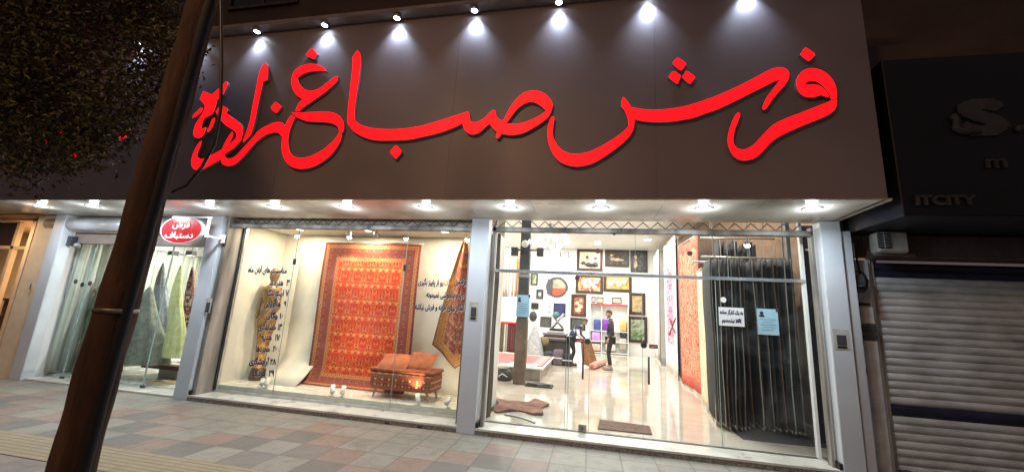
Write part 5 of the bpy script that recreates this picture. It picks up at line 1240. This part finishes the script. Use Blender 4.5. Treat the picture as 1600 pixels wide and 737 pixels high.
def head(mb, c, tilt=.35, m=0):
    """skull, jaw, nose and ears, tipped forward by tilt about y"""
    ca, sa = math.cos(tilt), math.sin(tilt)
    def T(x, y, z): return (c[0]+x*ca+z*sa, c[1]+y, c[2]-x*sa+z*ca)
    vs = []; fs = []; n = 18; R = 14
    for i in range(R+1):
        a = PI*i/R; z = .118*math.cos(a)
        for k in range(n):
            t_ = 2*PI*k/n; rx, ry = .098*math.sin(a), .076*math.sin(a)
            x, y = rx*math.cos(t_), ry*math.sin(t_)
            if z < 0: x = x*(1-.25*(-z/.118))+.018*(-z/.118); y *= 1-.30*(-z/.118)
            if abs(t_) < .3 or abs(t_-2*PI) < .3:
                if -.045 < z < .0: x += .020
                if .0 <= z < .02: x -= .004
                if -.085 < z <= -.06: x += .006
            vs.append(T(x, y, z))
    for i in range(R):
        for k in range(n): fs.append((i*n+k, (i+1)*n+k, (i+1)*n+(k+1) % n, i*n+(k+1) % n))
    mb._add(vs, fs, m, smooth=True)
    for s in (1, -1): mb.ball(T(-.005, s*.078, -.005), .020, 8, m, (.7, .4, 1.3))
    return T
def merge_head(body, mb, mats):
    """join the head shape into the body mesh so the body stays one mesh"""
    o = mb.build('tmp', mats); import bmesh
    bm = bmesh.new(); bm.from_mesh(body.data); bm.from_mesh(o.data); bm.to_mesh(body.data); bm.free()
    for p_ in body.data.polygons: p_.use_smooth = True
    bpy.data.objects.remove(o)
def hand(mb, w, d, side, s=1.0, curl=.5):
    """palm and five bent fingers hanging from the wrist w along direction d"""
    w = Vector(w); d = Vector(d).normalized(); lat = Vector((1, 0, 0)); lat = (lat-d*lat.dot(d)).normalized(); nn = d.cross(lat)
    mb.tube([w-d*.02*s, w+d*.03*s, w+d*.075*s], [.024*s, .030*s, .034*s], 10)
    for i, ln in enumerate((.062, .072, .068, .052)):
        b0 = w+d*.07*s+lat*(i-1.5)*.017*s; b1 = b0+d*ln*.5*s; b2 = b1+(d*(1-curl)+nn*curl*side).normalized()*ln*.5*s
        mb.tube([b0, b1, b2], [.0095*s, .009*s, .0075*s], 7)
    t0 = w+d*.02*s+lat*.028*s; mb.tube([t0, t0+(d+lat*.8).normalized()*.035*s, t0+(d*1.6+lat*.6).normalized()*.065*s], [.012*s, .011*s, .009*s], 7)
body = skin_mesh('body', H, EB, [M['skin']], man)
mb = MB(); T_ = head(mb, (.05, 0, 1.645), .38); hand(mb, (.06, .22, .88), (.25, 0, -1), 1); hand(mb, (.08, -.22, .89), (.25, 0, -1), -1)
merge_head(body, mb, [M['skin']])
def scaleJ(J, keys, k, dz=0): return {a: (*J[a][:3], tuple(x*k for x in J[a][3]) if isinstance(J[a][3], tuple) else J[a][3]*k) for a in keys}
jk = scaleJ(H, ['belly', 'chest', 'neck', 'sh1', 'el1', 'wr1', 'sh2', 'el2', 'wr2'], 1.24); jk['hem'] = (0, 0, .92, (.165, .135)); jk['neck'] = (.0, 0, 1.46, .075); jk['collar'] = (-.01, 0, 1.52, .07)
jk['wr1'] = (.04, .225, .93, .042); jk['wr2'] = (.06, -.225, .94, .042)
order = ['chest', 'belly', 'hem', 'neck', 'collar', 'sh1', 'el1', 'wr1', 'sh2', 'el2', 'wr2']; jk = {k: jk[k] for k in order}
skin_mesh('jacket', jk, [('hem', 'belly'), ('belly', 'chest'), ('chest', 'neck'), ('neck', 'collar'), ('chest', 'sh1'), ('sh1', 'el1'), ('el1', 'wr1'), ('chest', 'sh2'), ('sh2', 'el2'), ('el2', 'wr2')], [M['navy_jacket']], man)
tk = scaleJ(H, ['pelvis', 'hip1', 'kn1', 'hip2', 'kn2'], 1.18); tk['an1'] = (-.02, .11, .13, .050); tk['an2'] = (.03, -.10, .13, .050)
skin_mesh('trousers', tk, [('pelvis', 'hip1'), ('hip1', 'kn1'), ('kn1', 'an1'), ('pelvis', 'hip2'), ('hip2', 'kn2'), ('kn2', 'an2')], [M['trousers']], man)
for k, (x, y) in enumerate(((-.02, .11), (.03, -.10))):
    mb = MB(); rbox(mb, x-.07, x+.21, y-.048, y+.052, .002, .075, .025); mb.tube([(x, y, .05), (x, y, .11)], [.055, .05], 12); mb.build('shoe', M['shoe'], None).parent = man
def hair(c, tilt, parent, beard=True, long=0):
    mb = MB(); ca, sa = math.cos(tilt), math.sin(tilt)
    def T(x, y, z): return (c[0]+x*ca+z*sa, c[1]+y, c[2]-x*sa+z*ca)
    n, R = 18, 8; vs = []; fs = []
    for i in range(R+1):
        a = .60*PI*i/R
        for k in range(n):
            t_ = 2*PI*k/n; front = max(0, math.cos(t_)); side = abs(math.sin(t_)); aa = a*(1-.46*front-.26*side*(math.cos(t_) > -.5))
            vs.append(T(.108*math.sin(aa)*math.cos(t_)-.006, .086*math.sin(aa)*math.sin(t_), .130*math.cos(aa)+.002))
    for i in range(R):
        for k in range(n): fs.append((i*n+k, (i+1)*n+k, (i+1)*n+(k+1) % n, i*n+(k+1) % n))
    mb._add(vs, fs, 0, smooth=True)
    if beard: mb.tube([T(.0, .066, -.055), T(.055, .052, -.09), T(.092, 0, -.102), T(.055, -.052, -.09), T(.0, -.066, -.055)], [.012, .018, .020, .018, .012], 8)
    o = mb.build('hair', M['hair']); o.parent = parent
hair((.05, 0, 1.645), .38, man)
# bending helper, facing right, holding up a brown cloth
m2 = thing('person', 'person stooping in a dark blue jacket with white sleeves, holding a brown cloth', 'person', (-1.83, 8.55, FL), None)
m2.rotation_euler = (0, 0, -.15)
H2 = {'pelvis': (-.14, 0, .90, (.13, .11)), 'belly': (-.04, 0, 1.03, (.125, .11)), 'chest': (.12, 0, 1.20, (.15, .11)), 'neck': (.22, 0, 1.31, .055), 'nk2': (.27, 0, 1.36, .05),
      'hip1': (-.13, .09, .85, .085), 'kn1': (-.02, .10, .47, .055), 'an1': (-.14, .11, .10, .035), 'toe1': (.02, .12, .04, .035),
      'hip2': (-.13, -.09, .85, .085), 'kn2': (.02, -.10, .47, .055), 'an2': (-.08, -.11, .10, .035), 'toe2': (.08, -.12, .04, .035),
      'sh1': (.12, .18, 1.28, .06), 'el1': (.20, .22, 1.00, .045), 'wr1': (.38, .12, .86, .03),
      'sh2': (.12, -.18, 1.28, .06), 'el2': (.18, -.23, 1.00, .045), 'wr2': (.36, -.14, .85, .03)}
body = skin_mesh('body', H2, EB, [M['skin']], m2)
mb = MB(); head(mb, (.34, 0, 1.46), .65); hand(mb, (.39, .12, .86), (1, 0, -.6), 1); hand(mb, (.37, -.14, .85), (1, 0, -.6), -1); merge_head(body, mb, [M['skin']])
jk = scaleJ(H2, ['chest', 'belly', 'neck', 'sh1', 'el1', 'sh2', 'el2'], 1.24); jk['hem'] = (-.14, 0, .90, (.165, .14)); jk['cf1'] = (.35, .13, .875, .042); jk['cf2'] = (.33, -.15, .865, .042)
def jcol(c): return 1 if (abs(c.y) > .17 and c.z < 1.2) else 0
skin_mesh('jacket', jk, [('hem', 'belly'), ('belly', 'chest'), ('chest', 'neck'), ('chest', 'sh1'), ('sh1', 'el1'), ('el1', 'cf1'), ('chest', 'sh2'), ('sh2', 'el2'), ('el2', 'cf2')], [fabric('blue_jacket', (.03, .04, .10), (.05, .065, .15)), fabric('white_sleeve', (.5, .5, .52), (.7, .7, .7))], m2, 2, jcol)
tk = scaleJ(H2, ['pelvis', 'hip1', 'kn1', 'hip2', 'kn2'], 1.18); tk['an1'] = (-.14, .11, .13, .05); tk['an2'] = (-.08, -.11, .13, .05)
skin_mesh('trousers', tk, [('pelvis', 'hip1'), ('hip1', 'kn1'), ('kn1', 'an1'), ('pelvis', 'hip2'), ('hip2', 'kn2'), ('kn2', 'an2')], [M['trousers']], m2)
for (x, y) in ((-.14, .11), (-.08, -.11)):
    mb = MB(); rbox(mb, x-.07, x+.21, y-.048, y+.052, .002, .075, .025); mb.tube([(x, y, .05), (x, y, .11)], [.055, .05], 12); mb.build('shoe', M['black'], None).parent = m2
hair((.34, 0, 1.46), .65, m2, False)
t = thing('brown_cloth', 'brown cloth held hanging by the stooping person', 'cloth', (-1.35, 8.40, .12))
part('cloth', fabric('caramel_cloth', (.22, .10, .04), (.42, .22, .10)), t, lambda b: b.grid(lambda u, v: (-1.62+.44*u*(1.25-.5*v)+.08*(1-v), 8.42+.04*math.sin(u*10), .16+.78*v-.12*u*(1-v)), 14, 10, 0, 1, 1, .01))
t = thing('rolled_rug', 'pink rolled rug lying on the floor at the standing man\'s feet', 'rolled rug', (-1.15, 8.1, FL))
a, c = at(925, 572, 'z', FL+.1), at(944, 564, 'z', FL+.1)
part('roll', paint('pink_roll', [(.55, .17, .13), (.68, .35, .28), (.72, .48, .40)], 6, 1, 4, .9), t, lambda b: b.tube([(a[0], a[1], FL+.105), ((a[0]+c[0])/2, (a[1]+c[1])/2, FL+.11), (c[0], c[1], FL+.105)], [.10, .11, .105], 20))
part('spiral_end', mat('roll_core_brown', (.30, .12, .09), .9), t, lambda b: b.tube([(a[0]-.012+.05*math.cos(k*.5)*(k/24.), a[1]-.012, FL+.105+.085*math.sin(k*.5)*(k/24.)) for k in range(25)], .006, 5))

# ================================================================== NEIGHBOURS
nb = thing('electronics_shop', 'dark closed shop at the right with navy fascia and unlit grey letters', 'building', (4, .5, 0))
YN = -.70; c = at(1412, 337, 'y', YN); XN = c[0]; ZN = c[2]; ZT = at(1364, 95, 'y', YN)[2]
part('fascia', M['neigh_blue'], nb, lambda b: b.bbox(XN, 12, YN, .45, ZN, ZT, .01))
part('upper_wall', M['night_wall'], nb, lambda b: (b.box(1.765, 12, .05, .40, ZT+.45, 13), b.box(1.78, 12, .35, .45, 2.62, ZT+.45)))
part('ledge', M['night_wall'], nb, lambda b: b.bbox(1.765, 12, -.35, .40, ZT+.002, ZT+.44, .01))
part('side_wall', M['panel_grey'], nb, lambda b: (b.box(1.80, 1.90, .06, .38, 0, 2.9), b.box(1.90, 2.26, .36, .40, 0, 2.58)))
part('side_cladding', mat('grey_cladding_dirty', (.62, .62, .63), .5, 0, .12), nb, lambda b: (b.bbox(1.995, 2.20, .30, .36, .02, 1.55, .005), b.bbox(1.995, 2.20, .30, .36, 1.76, 2.57, .005)))
for q in ((1.95, 2.21, .29, .36, 1.66, 1.73), (1.95, 2.21, .29, .36, 1.56, 1.62)): part('dark_band', M['darkgrey'], nb, lambda b: b.box(*q))
for q in ((2.04, 2.16, .285, .299, 2.22, 2.25), (2.04, 2.16, .285, .299, 1.98, 2.02)): part('slot', M['darkgrey'], nb, lambda b: b.box(*q))
def ntext(s, x0, y0, x1_, y1_, bold=3, rows=30):
    p, q = at(x0, y1_, 'y', YN-.03), at(x1_, y1_, 'y', YN-.03); tp = at(x0, y0, 'y', YN-.03)
    return lettering(s, (p[0], 0, p[2]), (q[0], 0, p[2]), tp[2]-p[2], YN-.025, M['sign_grey'], nb, 'lettering', bold, rows, .02, False)
ntext('ITCITY', 1435, 305, 1527, 319, 2); ntext('S', 1513, 159, 1570, 208, 3, 24); ntext('m', 1545, 248, 1576, 262, 1)
part('emblem', M['sign_grey'], nb, lambda b: b.tube([at(1487, 180, 'y', YN-.02), at(1494, 188, 'y', YN-.02), at(1494, 201, 'y', YN-.02), at(1504, 206, 'y', YN-.02), at(1530, 207, 'y', YN-.02)], .035, 8))
part('emblem_dot', M['sign_grey'], nb, lambda b: b.ball(at(1593, 201, 'y', YN-.02), .04, 10))
sh = thing('roller_shutter', 'closed dirty white roller shutter with navy bands on the right', 'shutter', (4, .42, 0))
SX0, SX1, SY = 2.31, 8.0, .42
def slats(z0, z1):
    def f(b):
        n = int(round((z1-z0)/.0925)); h = (z1-z0)/n
        pr = []
        for i in range(n):
            for k in range(6): pr.append((SY-.022*math.sin(PI*k/6)**.7, z0+h*(i+k/6)))
        pr.append((SY, z1)); vs = [(x, y, z) for x in (SX0, SX1) for y, z in pr]; m_ = len(pr)
        b._add(vs, [(j, m_+j, m_+j+1, j+1) for j in range(m_-1)], 0)
        b.box(SX0, SX1, SY+.003, SY+.02, z0, z1)
    return f
part('slats', M['shutter_white'], sh, slats(.80, 2.37)); part('slats', M['shutter_white'], sh, slats(.02, .665)); part('navy_band', M['shutter_navy'], sh, slats(.667, .798), 'lower navy band'); part('navy_band', M['shutter_navy'], sh, slats(2.372, 2.56), 'upper navy band')
part('rail', M['alu_old'], sh, lambda b: (b.bbox(2.255, 2.31, .38, .46, 0, 2.56, .005),))
part('base_block', M['darkgrey'], sh, lambda b: b.bbox(2.30, 2.42, .30, .40, .002, .07, .01))
part('hood', mat('brown_shutter_hood', (.12, .09, .085), .5), sh, lambda b: b.bbox(2.26, 8.0, .20, .48, 2.60, 2.90, .02))
ac = thing('air_conditioner', 'small dirty white outdoor air conditioner under the navy fascia', 'air conditioner', (2.35, .1, 2.62))
part('case', mat('aged_white_case', (.42, .41, .38), .5, 0, .15), ac, lambda b: b.bbox(2.17, 2.50, .02, .19, 2.635, 2.895, .02))
part('grille', M['black'], ac, lambda b: (b.box(2.165, 2.30, .01, .0195, 2.68, 2.88),))
part('louvre', M['plastic_grey'], ac, lambda b: ([b.box(2.165, 2.30, .002, .0095, 2.70+.028*i, 2.708+.028*i) for i in range(7)], b.box(2.228, 2.234, -.0, .009, 2.68, 2.88)))
part('wall_arm', M['alu_old'], ac, lambda b: (b.box(2.17, 2.60, .10, .14, 2.608, 2.634), b.box(2.55, 2.59, .14, .345, 2.608, 2.634)))
pp = thing('pipes_and_meter', 'tangle of grey pipes, cable and a meter beside the right pillar', 'pipes', (2.0, .2, 0))
part('pipe', M['plastic_grey'], pp, lambda b: (b.tube([(1.94, .20, .0), (1.945, .20, 1.0), (1.93, .21, 1.7), (1.94, .20, 2.4)], .022, 8), b.tube([(1.99, .24, .0), (1.985, .24, 1.5), (2.0, .24, 2.85)], .014, 8)))
part('cable', M['black'], pp, lambda b: (b.tube([(1.93+.03*math.sin(i*.9), .16, 1.1+i*.05) for i in range(34)], .011, 6), b.tube([(2.02+.09*math.cos(i*.5), .2, 2.28+.13*math.sin(i*.5)) for i in range(14)], .012, 6), b.tube([(2.05, .2, 2.2), (2.03, .22, 2.6), (2.1, .2, 2.88)], .010, 6)))
part('meter', M['darkgrey'], pp, lambda b: (b.bbox(1.925, 2.06, .13, .24, 2.14, 2.36, .02), b.lathe((1.99, .12, 2.2), [(0, 0), (.04, 0), (.04, .02), (0, .02)], 12)))
part('junction', mat('orange_brown_joint', (.35, .10, .04), .6), pp, lambda b: b.ball((1.945, .2, 1.62), .035, 10))
part('clip', M['white'], pp, lambda b: (b.box(1.90, 1.93, .17, .19, 1.78, 1.90), b.box(2.0, 2.012, .21, .22, 2.60, 2.78)))

# shop to the far left with warm light
lf = thing('warm_lit_shop', 'narrow slice of an orange lit shop front at the far left', 'building', (-13, .5, 0))
wl = mat('peach_wall', (.74, .60, .44), .6, 0, .05)
part('wall', wl, lf, lambda b: (b.box(-24, -12.55, 1.75, 1.85, .0, 3.0), b.box(-11.95, -11.46, .05, .30, 0, 3.0), b.box(-12.55, -12.45, .3, 2.3, 0, 3.0), b.box(-24, -11.46, .3, 2.3, 2.96, 3.0)))
part('window_frame', mat('beige_frame', (.66, .55, .40), .5, 0, .05), lf, lambda b: (b.box(-13.20, -13.12, .42, .50, 0, 2.95), b.box(-12.62, -12.56, .42, .50, 0, 2.95), b.box(-20, -12.62, .42, .50, 2.38, 2.44)))
part('dark_transom', mat('dark_brown_pane', (.05, .02, .015), .3), lf, lambda b: b.box(-20, -13.20, .45, .47, 2.44, 2.95))
part('header', mat('brown_header', (.22, .12, .08), .6), lf, lambda b: b.box(-16, -11.8, -.05, .40, 2.99, ZS-.002))
part('cabinet', M['wood'], lf, lambda b: (b.box(-14.4, -12.7, 1.2, 1.7, .3, 1.30), b.box(-14.5, -12.65, 1.15, 1.75, 1.30, 1.35)))
light('warm_lamp', 'AREA', (-13.6, 1.2, 2.9), 110, (1, .68, .38), lf, (0, 0, 0), shape='DISK', size=.4)
light('porch_lamp', 'AREA', (-12.6, -.35, 2.96), 26, (1, .64, .34), lf, (0, 0, 0), shape='DISK', size=.18)
part('porch_diffuser', M['warm_lit'], lf, lambda b: b.lathe((-12.6, -.35, ZS), [(0, -.012), (.09, -.012), (.10, -.001)], 20))
part('lamp', M['warm_lit'], lf, lambda b: b.lathe((-13.6, 1.2, 2.93), [(0, -.01), (.2, -.01), (.2, .02), (0, .02)], 20))

# ================================================================== STREET: leaning post, cable, tree, lamp
def bark_mat():
    t = NT('rusty_brown_post'); mp = t.n('ShaderNodeMapping'); mp.inputs['Scale'].default_value = (5, 5, .7); t.put(mp.inputs[0], t.coord())
    n = t.noise(3, mp.outputs[0], 8, .6, .6); c = t.ramp(n, [(.3, (.020, .011, .009)), (.55, (.062, .029, .018)), (.75, (.10, .05, .03))])
    t.bump(t.noise(14, mp.outputs[0], 6, 0, .7), .6, .012); return t.fin(c, .95)
pole = thing('utility_pole', 'rough brown utility pole in the foreground at the left', 'pole', (-3.65, -4.0, 0))
part('shaft', bark_mat(), pole, lambda b: b.grid(lambda u, v: (lambda z, r: (-3.72+.041*z+r*math.cos(2*PI*u), -4.0+r*math.sin(2*PI*u), z))(7.5*v, (.092-.0074*7.5*v)*(1+.045*math.sin(v*46+u*9)*math.sin(u*2*PI*3+1)+.03*math.sin(v*120+u*20))), 40, 120, 0, 1, 1))
part('dark_tube', mat('blue_black_tube', (.010, .012, .020), .8), pole, lambda b: b.tube([(-3.72+.041*z+.074-.0062*z, -4.0-.006, z) for z in (0, .8, 1.6, 2.4, 3.2, 4.5)], [.030]*6, 14))  # dark tube along the pole, drawing its blue-black stripe
zb = at(190, 488, 'y', -4.13)[2]
part('band', M['alu_old'], pole, lambda b: b.lathe((-3.72+.041*zb, -4.0, zb), [(.078, -.011), (.0865, -.010), (.0865, .010), (.078, .011)], 40))
cb = thing('cable', 'thin black cable hanging down beside the pole', 'cable', (-3.4, -3.98, 3))
pts = [at(x, y, 'y', -4.0) for x, y in ((347, -80), (345, 0), (346, 100), (345, 170), (335, 225), (316, 260), (292, 290), (270, 300))]
part('wire', M['black'], cb, lambda b: b.tube(pts, .0085, 8))
lampp = thing('street_lamp', 'tall sodium street lamp lighting the pavement from behind', 'street lamp', (-4.6, -8.9, 0))
part('post', M['plastic_grey'], lampp, lambda b: b.tube([(-4.6, -8.9, 0), (-4.6, -8.9, 5), (-4.6, -8.9, 7.2)], [.09, .07, .055], 14))
part('arm', M['plastic_grey'], lampp, lambda b: b.tube([(-4.6, -8.9, 7.15), (-4.55, -8.5, 7.4), (-4.4, -7.9, 7.45)], .035, 8))
part('head', M['plastic_grey'], lampp, lambda b: b.bbox(-4.95, -3.85, -8.45, -7.35, 7.38, 7.50, .03))
part('glass', emit('sodium_lit', (1, .5, .15), 12), lampp, lambda b: b.box(-4.85, -3.95, -8.35, -7.45, 7.36, 7.379))
light('sodium_lamp', 'AREA', (-4.4, -7.9, 7.35), P_STREET, (1, .57, .30), lampp, (0, 0, 0), shape='DISK', size=1.0)

q = at(1211, 730, 'z', .01)
t = thing('paper_scrap', 'small white scrap of paper on the paving below the right end of the step', 'paper', (q[0], q[1], .005))
part('scrap', M['white'], t, lambda b: b.grid(lambda u, v: (q[0]+.11*u, q[1]+.035*v+.02*u, .006+.012*math.sin(u*6)*v), 5, 3, 0, 1, 1, .002))
tree = thing('tree', 'leafy tree with dark hanging foliage in front of the sign at the left', 'tree', (-7.9, -3.3, 0))
def trunk(b):
    b.tube([(-7.9, -3.3, 0), (-7.95, -3.3, .8), (-7.85, -3.25, 1.8), (-7.7, -3.2, 2.8)], [.17, .14, .12, .11], 14)
    for tx, ty, tz, r in ((-6.6, -3.0, 3.9, .05), (-5.9, -2.9, 3.6, .03), (-7.0, -3.3, 5.2, .06), (-7.9, -3.6, 5.6, .06), (-8.9, -3.0, 4.6, .05), (-6.2, -3.4, 4.8, .035)):
        m_ = Vector((-7.7, -3.2, 2.8)).lerp(Vector((tx, ty, tz)), .5)+Vector((0, 0, .25)); b.tube([(-7.7, -3.2, 2.7), m_, (tx, ty, tz)], [.09, r*1.2, r*.5], 8)
part('trunk', bark_mat(), tree, trunk)
rng = np.random.default_rng(5)
def leaf_mat():
    t = NT('dark_leaves'); n = t.noise(2.5, None, 3); n2 = t.noise(30, None, 1)
    c = t.mix(n2, t.mix(n, (.026, .032, .014), (.045, .048, .022)), (.060, .054, .026)); t.p.inputs['Specular IOR Level'].default_value = .25
    return t.fin(c, .5)
def crown(b):
    lobes = [(-6.9, -3.0, 3.25, .60, .5), (-6.35, -2.95, 3.15, .50, .5), (-5.75, -2.95, 3.35, .42, .5), (-5.55, -2.9, 3.85, .40, .5), (-7.5, -3.1, 3.6, .65, .6), (-6.5, -3.1, 3.9, .65, .6), (-7.2, -3.2, 4.5, .75, .6), (-6.2, -3.1, 4.6, .62, .6), (-5.75, -3.0, 4.45, .38, .5), (-8.2, -3.3, 4.3, .8, .7), (-7.0, -3.3, 5.4, .8, .7), (-8.2, -3.4, 5.3, .8, .7), (-6.1, -3.2, 5.3, .6, .5), (-5.95, -2.95, 2.93, .25, .4), (-6.55, -3.0, 2.80, .26, .4), (-9.0, -3.2, 4.6, .8, .6)]
    vs = []; fs = []
    for lx_, ly, lz, r, sq in lobes:
        n = int(6000*r*r*1.5)
        for _ in range(n//6):
            d = rng.normal(size=3); d /= np.linalg.norm(d); rr = r*rng.uniform(.35, 1.08)
            cl_ = np.array([lx_, ly, lz])+d*rr*np.array([1, sq*1.2, .9])
            if rng.random() < .12: continue
            for _ in range(6):
                p0 = cl_+rng.normal(size=3)*.075
                a = rng.normal(size=3); a[2] -= .6; a /= np.linalg.norm(a); u = np.cross(a, rng.normal(size=3)); u /= np.linalg.norm(u); nn = np.cross(a, u)
                l, w2 = rng.uniform(.035, .075), rng.uniform(.009, .020)
                k = len(vs); vs += [p0, p0+a*l*.5+u*w2+nn*.008, p0+a*l, p0+a*l*.5-u*w2+nn*.008]
                fs.append((k, k+1, k+2, k+3))
    b._add(vs, fs, 0)
part('crown', leaf_mat(), tree, crown)
